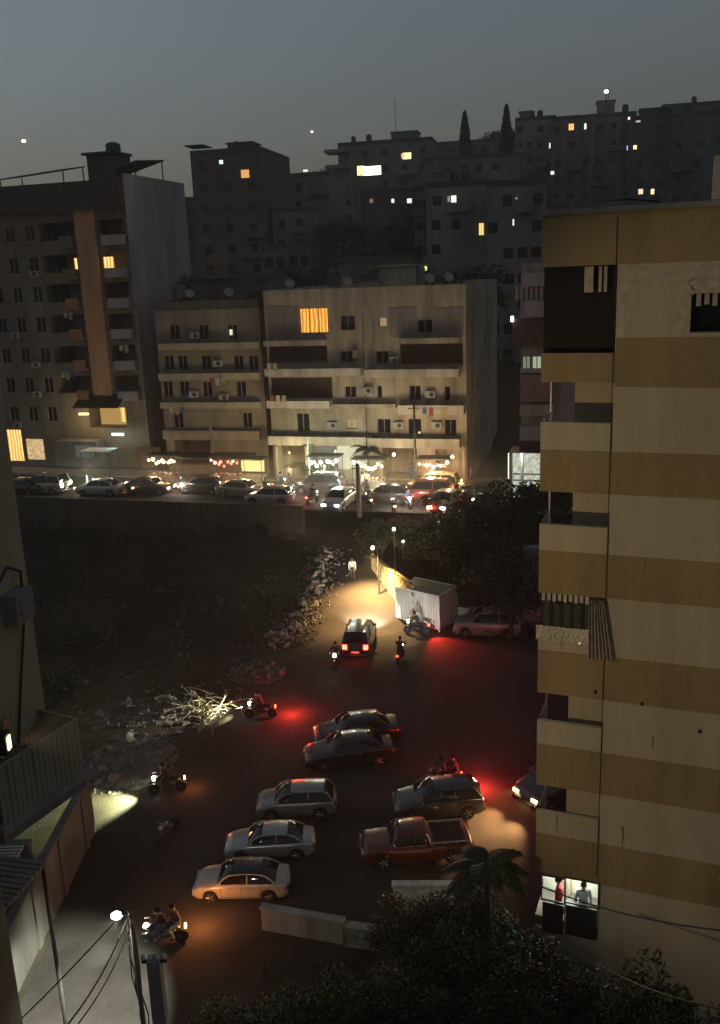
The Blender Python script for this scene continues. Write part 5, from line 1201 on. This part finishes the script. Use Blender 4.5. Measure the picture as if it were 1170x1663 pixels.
for (px, py, Y, key, s, lab) in ((622, 925, 66, 'mid', .62, 'tree with lamp-lit leaves overhanging the ramp wall'), (690, 905, 64.5, 'mid', .72, 'dark tree above the white container'), (740, 900, 63, 'mid2', .95, 'broad dark tree behind the white container'), (800, 890, 62, 'mid', 1.2, 'dense dark tree between container and banded building'), (850, 880, 60, 'mid2', 1.1, 'dark tree crowding the pale utility cabinet'), (770, 930, 61.5, 'mid', .95, 'low dark tree above the silver estate car'), (830, 950, 56, 'mid2', .95, 'bushy dark tree beside the silver estate car'), (655, 860, 66.5, 'mid2', .62, 'dark tree at the street edge behind the stake lamps'), (900, 850, 63, 'mid', 1.1, 'dark tree hidden partly by the banded building')):
    p = on_y(px, py, Y); tree(key, lab, (p.x, Y, hz(p.x, Y)), s)
for k, (px, py, Y, s) in enumerate(((150, 870, 69, .5), (260, 880, 69, .42), (395, 880, 67.5, .4))):
    p = on_y(px, py, Y); tree('mid2' if k % 2 else 'mid', 'dark scrub tree on the slope under the retaining wall', (p.x, Y, hz(p.x, Y)), s, group='scrub trees on the slope')
# palm-like street tree in front of the cream building and pale shrub
def frond_tree(label, loc, h, n, fl, seed, lm=LEAF, name='palm_tree', droop=.5, lw=.05, cat='palm tree'):
    rn = random.Random(seed); t = thing(name, label, cat, loc); mb = MB(); mb.tube((0, 0, -.2), (.05, 0, h * .5), h * .03 + .05, h * .025 + .04); mb.tube((.05, 0, h * .5), (0, 0, h), h * .025 + .04, .06); mb.build('trunk', BARK, t)
    for k in range(n):
        a = 6.28 * k / n + rn.uniform(-.2, .2); el = rn.uniform(.1, 1.1); f = MB(); P = []
        for j in range(9):
            u = j / 8; r_ = fl * u * math.cos(el * (1 - u * .5)); P.append(Vector((r_ * math.cos(a), r_ * math.sin(a), h + fl * (math.sin(el) * u - droop * u * u * 1.3))))
        f.path(P, .012, 4); sd = Vector((-math.sin(a), math.cos(a), 0))
        for j in range(1, 9):
            for s_ in (-1, 1):
                for q in range(3):
                    b_ = P[j - 1].lerp(P[j], q / 3); ln = fl * .30 * math.sin(math.pi * (j + .6) / 10); tip = b_ + sd * s_ * ln + (P[j] - P[j - 1]) * .8 - Vector((0, 0, ln * .35)); w_ = (P[j] - P[j - 1]).normalized() * lw
                    f.add([b_ - w_, tip, b_ + w_], [(0, 1, 2)])
        f.build('frond', lm, t)
    return t
q = sp(600, 795); frond_tree('small palm with pale lit fronds before the white shop panel', (q[0], q[1] + 2.6, STREET), 3.0, 13, 1.7, 4, LEAF2)
q = sp(535, 790); tree('shrub', 'pale lit shrub on the pavement beside the cyan pole', (q[0] - .6, q[1] + 1.5, STREET), .9, name='shrub', cat='shrub'); q = sp(500, 785); tree('shrub', 'shrub lit yellow-white under the first shop bulb', (q[0], q[1] + 1, STREET), .75, name='shrub', cat='shrub')
q = sp(700, 836); tree('shrub', 'small shrub at the street edge before the bright traffic', (q[0], q[1], STREET), .8, name='shrub', cat='shrub'); q = sp(745, 840); tree('shrub', 'dark shrub at the street edge beside the small bright one', (q[0], q[1], STREET - .3), 1.0, name='shrub', cat='shrub')
# papaya-like tree before the red pickup
p = on_y(790, 1420, 25); 
for k, (dx, dy, hh_, n) in enumerate(((0, 0, 0, 16),)):
    frond_tree('dark broad-fronded tree rising in front of the red pickup car', (p.x, 25, 0), on_y(790, 1405, 25).z, 13, 1.35, 9, LEAF, 'broadleaf_tree', .55, .13, 'tree')
BOT = ((672, 1462, 26.6, 'near2', 'small leafy tree half hiding the white-washed wall'), (728, 1448, 26.4, 'near', 'small dark tree between the white-washed wall and the fronds'), (770, 1448, 25, 'near', 'dense dark tree in front of the white-washed wall'), (835, 1505, 24, 'near2', 'dark tree touching the foot of the banded building'), (690, 1510, 24.5, 'near', 'low dark tree just past the mottled wall end'), (600, 1565, 22, 'near2', 'dark tree filling the yard below the low wall'), (480, 1590, 21, 'near', 'dark tree in the yard beside the concrete pole'), (380, 1625, 20, 'near2', 'low dark tree next to the stout concrete pole'), (720, 1590, 21, 'near', 'dark tree in the yard beneath the dense one'), (850, 1570, 21, 'near2', 'dark tree in the yard by the banded building'), (935, 1545, 21, 'near', 'tree shading the lower wall of the banded building'), (1025, 1600, 19, 'near2', 'tree under the crossing cables by the banded wall'), (1105, 1575, 18.5, 'near', 'faintly lit tree beneath the lower crossing cable'), (1165, 1600, 17, 'near2', 'dark tree below the blank end of the banded wall'))
for k, (px, py, Y, key, lab) in enumerate(BOT):
    p = on_y(px, py, Y); tree(key, lab, (p.x, Y, 0), .58, rz=k * 1.3, sz=max(.3, p.z / 8.3))
# undergrowth on the slope and ground litter
rn = random.Random(31); mb = MB()
for k in range(34000):
    x = rn.uniform(-34, -1); y = rn.uniform(47, 70 - .29 * x); 
    if y + .29 * x > 69 or (x > lot_left(y) - 1.2): continue
    if noise.noise(Vector((x * .3, y * .3, 5))) < -.1: continue
    z_ = hz(x, y); c = Vector((x, y, z_ + rn.uniform(0, .55))); leaf_quad(mb, c, rn.uniform(.05, .15), rn)
for k in range(9000):
    x = rn.uniform(8, 22); y = rn.uniform(56, 69 - .29 * x)
    c = Vector((x, y, hz(x, y) + rn.uniform(0, .7))); leaf_quad(mb, c, rn.uniform(.08, .22), rn)
tag(mb.build('undergrowth', LEAF2), 'dark scrubby undergrowth covering the slope', 'undergrowth', kind='stuff')
mb = MB()
for k in range(2500):
    x = rn.uniform(-14, 6); y = rn.uniform(14, 28.2); c = Vector((x, y, rn.uniform(.02, .35)));
    if x < -4.4 or y > 27.5 - .25 * x: continue
    leaf_quad(mb, c, rn.uniform(.06, .16), rn)
tag(mb.build('grass', LEAF2), 'rough grass in the dark yard below the low wall', 'grass', kind='stuff')

# ------------------------------------------------------------------ rubble, branches, chunks
def chunk_mesh(rn, s):
    bm = bmesh.new(); bmesh.ops.create_cube(bm, size=2 * s); fl_ = rn.uniform(.25, .8)
    for v in bm.verts: v.co = Vector((v.co.x * rn.uniform(.45, 1.1), v.co.y * rn.uniform(.4, 1.0), v.co.z * fl_ * rn.uniform(.6, 1.1)))
    me = bpy.data.meshes.new('concrete_chunk'); bm.to_mesh(me); bm.free(); me.materials.append(STONE); return me
rn = random.Random(17); cms = [chunk_mesh(rn, .5) for k in range(7)]
def pile_h(x, y, cx, cy, rx, ry, h):
    d = ((x - cx) / rx) ** 2 + ((y - cy) / ry) ** 2; return hz(x, y) + h * max(0, 1 - d)
PILES = [         (-13.0, 48.0, 3.4, 1.8, .2, 'pale broken block in the rubble left of the branch heap', 'rubble near the branch heap', 40), (-12.4, 42.5, 2.4, 3.0, .08, 'scattered block between the branch heap and the boundary wall', 'scattered rubble by the wall', 26), (-6.8, 52.6, 1.8, 1.6, .04, 'small stone on the ground between the two heaps', 'stones between the heaps', 16)]
for cx, cy, rx, ry, h, lab, grp, n in PILES:
    for k in range(n):
        a = rn.uniform(0, 6.28); r_ = rn.random() ** .6; x = cx + rx * r_ * math.cos(a); y = cy + ry * r_ * math.sin(a); s = rn.uniform(.12, .62) ** 1.0
        o = bpy.data.objects.new('concrete_chunk', rn.choice(cms)); COL.objects.link(o); o.scale = (s, s * rn.uniform(.6, 1.2), s * rn.uniform(.5, 1)); o.rotation_euler = (rn.uniform(0, 6), rn.uniform(0, 6), rn.uniform(0, 6)); o.location = (x, y, pile_h(x, y, cx, cy, rx, ry, h) + s * .12); tag(o, lab, 'concrete chunk', grp)
PSTONE = surf('pale_rubble_stone', (.40, .37, .31), rough=.95, var=.5, scale=.9, fine=14, bump=.4)
pms = []
for me_ in cms: m2_ = me_.copy(); m2_.materials[0] = PSTONE; pms.append(m2_)
LINE = [(-5.6, 56.6), (-4.2, 60.0), (-3.4, 64.5), (-2.6, 69.0)]; fine_ = MB()
def along(t):
    t = t * 3; k_ = min(2, int(t)); f_ = t - k_; a_, b_ = LINE[k_], LINE[k_ + 1]; return a_[0] + (b_[0] - a_[0]) * f_, a_[1] + (b_[1] - a_[1]) * f_
for k in range(170):
    t_ = rn.random() ** 1.25; cx, cy = along(t_); sp_ = .95 - .55 * t_; x = cx - .1 + rn.gauss(0, sp_ * .5); y = cy + rn.gauss(0, .5); s = rn.choice((rn.uniform(.12, .3), rn.uniform(.2, .62)))
    o = bpy.data.objects.new('concrete_chunk', rn.choice(pms)); COL.objects.link(o); o.scale = (s * rn.uniform(.7, 1.6), s * rn.uniform(.6, 1.2), s * rn.uniform(.4, .9)); o.rotation_euler = (rn.gauss(0, .5), rn.gauss(0, .5), rn.uniform(0, 6)); o.location = (x, y, hz(x, y) + s * .15 + .25 * max(0, 1 - abs(x - cx) / 1.0) * rn.random()); tag(o, 'chunk of broken concrete strewn along the bank of the ramp', 'concrete chunk', 'rubble along the ramp')
mb = MB()
for k in range(900):
    t_ = rn.random(); cx, cy = along(t_); x = cx - .2 + rn.gauss(0, .8); y = cy + rn.gauss(0, .6); s = rn.uniform(.03, .11); z_ = hz(x, y) + s * .3
    q = Matrix.Rotation(rn.uniform(0, 6), 3, Vector((rn.random(), rn.random(), rn.random() + .1)).normalized()); V = [Vector((x, y, z_)) + q @ Vector((a_ * s, b_ * s * .8, c_ * s * .6)) for a_ in (-1, 1) for b_ in (-1, 1) for c_ in (-1, 1)]
    mb.add(V, [(0,1,3,2),(4,6,7,5),(0,4,5,1),(2,3,7,6),(0,2,6,4),(1,5,7,3)])
for k in range(2600):
    x = rn.uniform(-30, -5); y = rn.uniform(43, 66)
    if x > lot_left(y) - .3 or y + .29 * x > 68 or noise.noise(Vector((x * .35, y * .35, 9))) < .05: continue
    s = rn.uniform(.03, .16) * rn.random() + .02; z_ = hz(x, y) + s * .3
    q = Matrix.Rotation(rn.uniform(0, 6), 3, Vector((rn.random(), rn.random(), rn.random() + .1)).normalized()); V = [Vector((x, y, z_)) + q @ Vector((a_ * s * 1.3, b_ * s * .8, c_ * s * .5)) for a_ in (-1, 1) for b_ in (-1, 1) for c_ in (-1, 1)]
    mb.add(V, [(0,1,3,2),(4,6,7,5),(0,4,5,1),(2,3,7,6),(0,2,6,4),(1,5,7,3)])
for cx, cy, rx, ry, h, *_ in PILES:
    m_ = 18; o_ = len(mb.v)
    for i in range(m_ + 1):
        for j in range(m_ + 1):
            x = cx + rx * 1.1 * (2 * i / m_ - 1); y = cy + ry * 1.1 * (2 * j / m_ - 1); mb.v.append((x, y, pile_h(x, y, cx, cy, rx, ry, h) - .05 + .12 * rn.random() * (pile_h(x, y, cx, cy, rx, ry, h) > hz(x, y))))
    mb.f += [(o_ + i*(m_+1)+j, o_ + (i+1)*(m_+1)+j, o_ + (i+1)*(m_+1)+j+1, o_ + i*(m_+1)+j+1) for i in range(m_) for j in range(m_)]; mb.m += [0] * (m_ * m_)
    for k in range(260):
        a = rn.uniform(0, 6.28); r_ = rn.random() ** .5 * 1.05; x = cx + rx * r_ * math.cos(a); y = cy + ry * r_ * math.sin(a); s = rn.uniform(.03, .1); z_ = pile_h(x, y, cx, cy, rx, ry, h) + s * .3
        q = Matrix.Rotation(rn.uniform(0, 6), 3, Vector((rn.random(), rn.random(), rn.random() + .1)).normalized()); V = [Vector((x, y, z_)) + q @ Vector((a_ * s, b_ * s * .8, c_ * s * .6)) for a_ in (-1, 1) for b_ in (-1, 1) for c_ in (-1, 1)]
        mb.add(V, [(0,1,3,2),(4,6,7,5),(0,4,5,1),(2,3,7,6),(0,2,6,4),(1,5,7,3)])
tag(mb.build('rubble', surf('rubble_fines', (.16, .145, .12), rough=.95, var=.5, scale=2, fine=14, bump=.6)), 'small broken masonry rubble spread through the heaps', 'rubble', kind='stuff')
# branch heap lit by the scooter
PALEW = surf('stripped_branch', (.40, .36, .22), var=.4, scale=4, bump=.3); rn = random.Random(41)
for k in range(46):
    mb = MB(); p = Vector((0, 0, 0)); d = Vector((rn.gauss(-.6, .8), rn.gauss(0, .8), rn.uniform(.0, .5))).normalized(); r_ = rn.uniform(.02, .05); L_ = rn.uniform(.9, 2.2)
    for j in range(5):
        q = p + d * L_ / 5; mb.tube(p, q, r_, r_ * .8, 6); p = q; r_ *= .8; d = (d + Vector((rn.gauss(0, .25), rn.gauss(0, .25), rn.gauss(-.08, .2)))).normalized()
        if j > 1: e = (d + Vector((rn.gauss(0, .6), rn.gauss(0, .6), rn.gauss(.1, .3)))).normalized(); mb.tube(p, p + e * L_ * .25, r_ * .7, r_ * .3, 5)
    x, y = -8.9 + rn.gauss(0, .75), 47.0 + rn.gauss(0, .65); o = mb.build('branch', PALEW, loc=(x, y, hz(x, y) + rn.uniform(.03, .75))); tag(o, 'bare pale branch in the cut heap before the scooter', 'branch', 'cut branches')


# ------------------------------------------------------------------ haze added for halos round lamps and softer distance
hzm = bpy.data.materials.new('haze_air'); hzm.use_nodes = True; n_ = hzm.node_tree; n_.nodes.clear()
pv = n_.nodes.new('ShaderNodeVolumePrincipled'); pv.inputs['Color'].default_value = (.85, .82, .78, 1); pv.inputs['Density'].default_value = .0009; pv.inputs['Anisotropy'].default_value = .5
oo = n_.nodes.new('ShaderNodeOutputMaterial'); n_.links.new(pv.outputs[0], oo.inputs['Volume'])
tag(MB().box(-330, 330, -80, 530, -3, 85).build('haze', hzm), 'thin haze added over the town for lamp halos and softness', kind='stuff')
S.cycles.volume_bounces = 0; S.cycles.volume_step_rate = 4; S.cycles.volume_max_steps = 64

def glow_volume(name, label, x0, x1, y0, y1, z0, z1, den):  # added volume that spreads a glow round the street lamps
    mt = bpy.data.materials.new(name); mt.use_nodes = True; n_ = mt.node_tree; n_.nodes.clear()
    pv = n_.nodes.new('ShaderNodeVolumePrincipled'); pv.inputs['Color'].default_value = (.85, .80, .72, 1); pv.inputs['Density'].default_value = den; pv.inputs['Anisotropy'].default_value = .3
    oo = n_.nodes.new('ShaderNodeOutputMaterial'); n_.links.new(pv.outputs[0], oo.inputs['Volume'])
    mb = MB(); mb.add([(x0, y0 - .29 * x0, z0), (x1, y0 - .29 * x1, z0), (x1, y1 - .29 * x1, z0), (x0, y1 - .29 * x0, z0), (x0, y0 - .29 * x0, z1), (x1, y0 - .29 * x1, z1), (x1, y1 - .29 * x1, z1), (x0, y1 - .29 * x0, z1)], [(0,3,2,1),(4,5,6,7),(0,1,5,4),(1,2,6,5),(2,3,7,6),(3,0,4,7)])
    tag(mb.build(name, mt), label, 'smoke', kind='stuff')
glow_volume('lamp_glow_haze', 'thin haze added over the crowded street to spread lamp glow', -45, 20, 69.8, 80.4, STREET + .03, STREET + 3.2, .010)
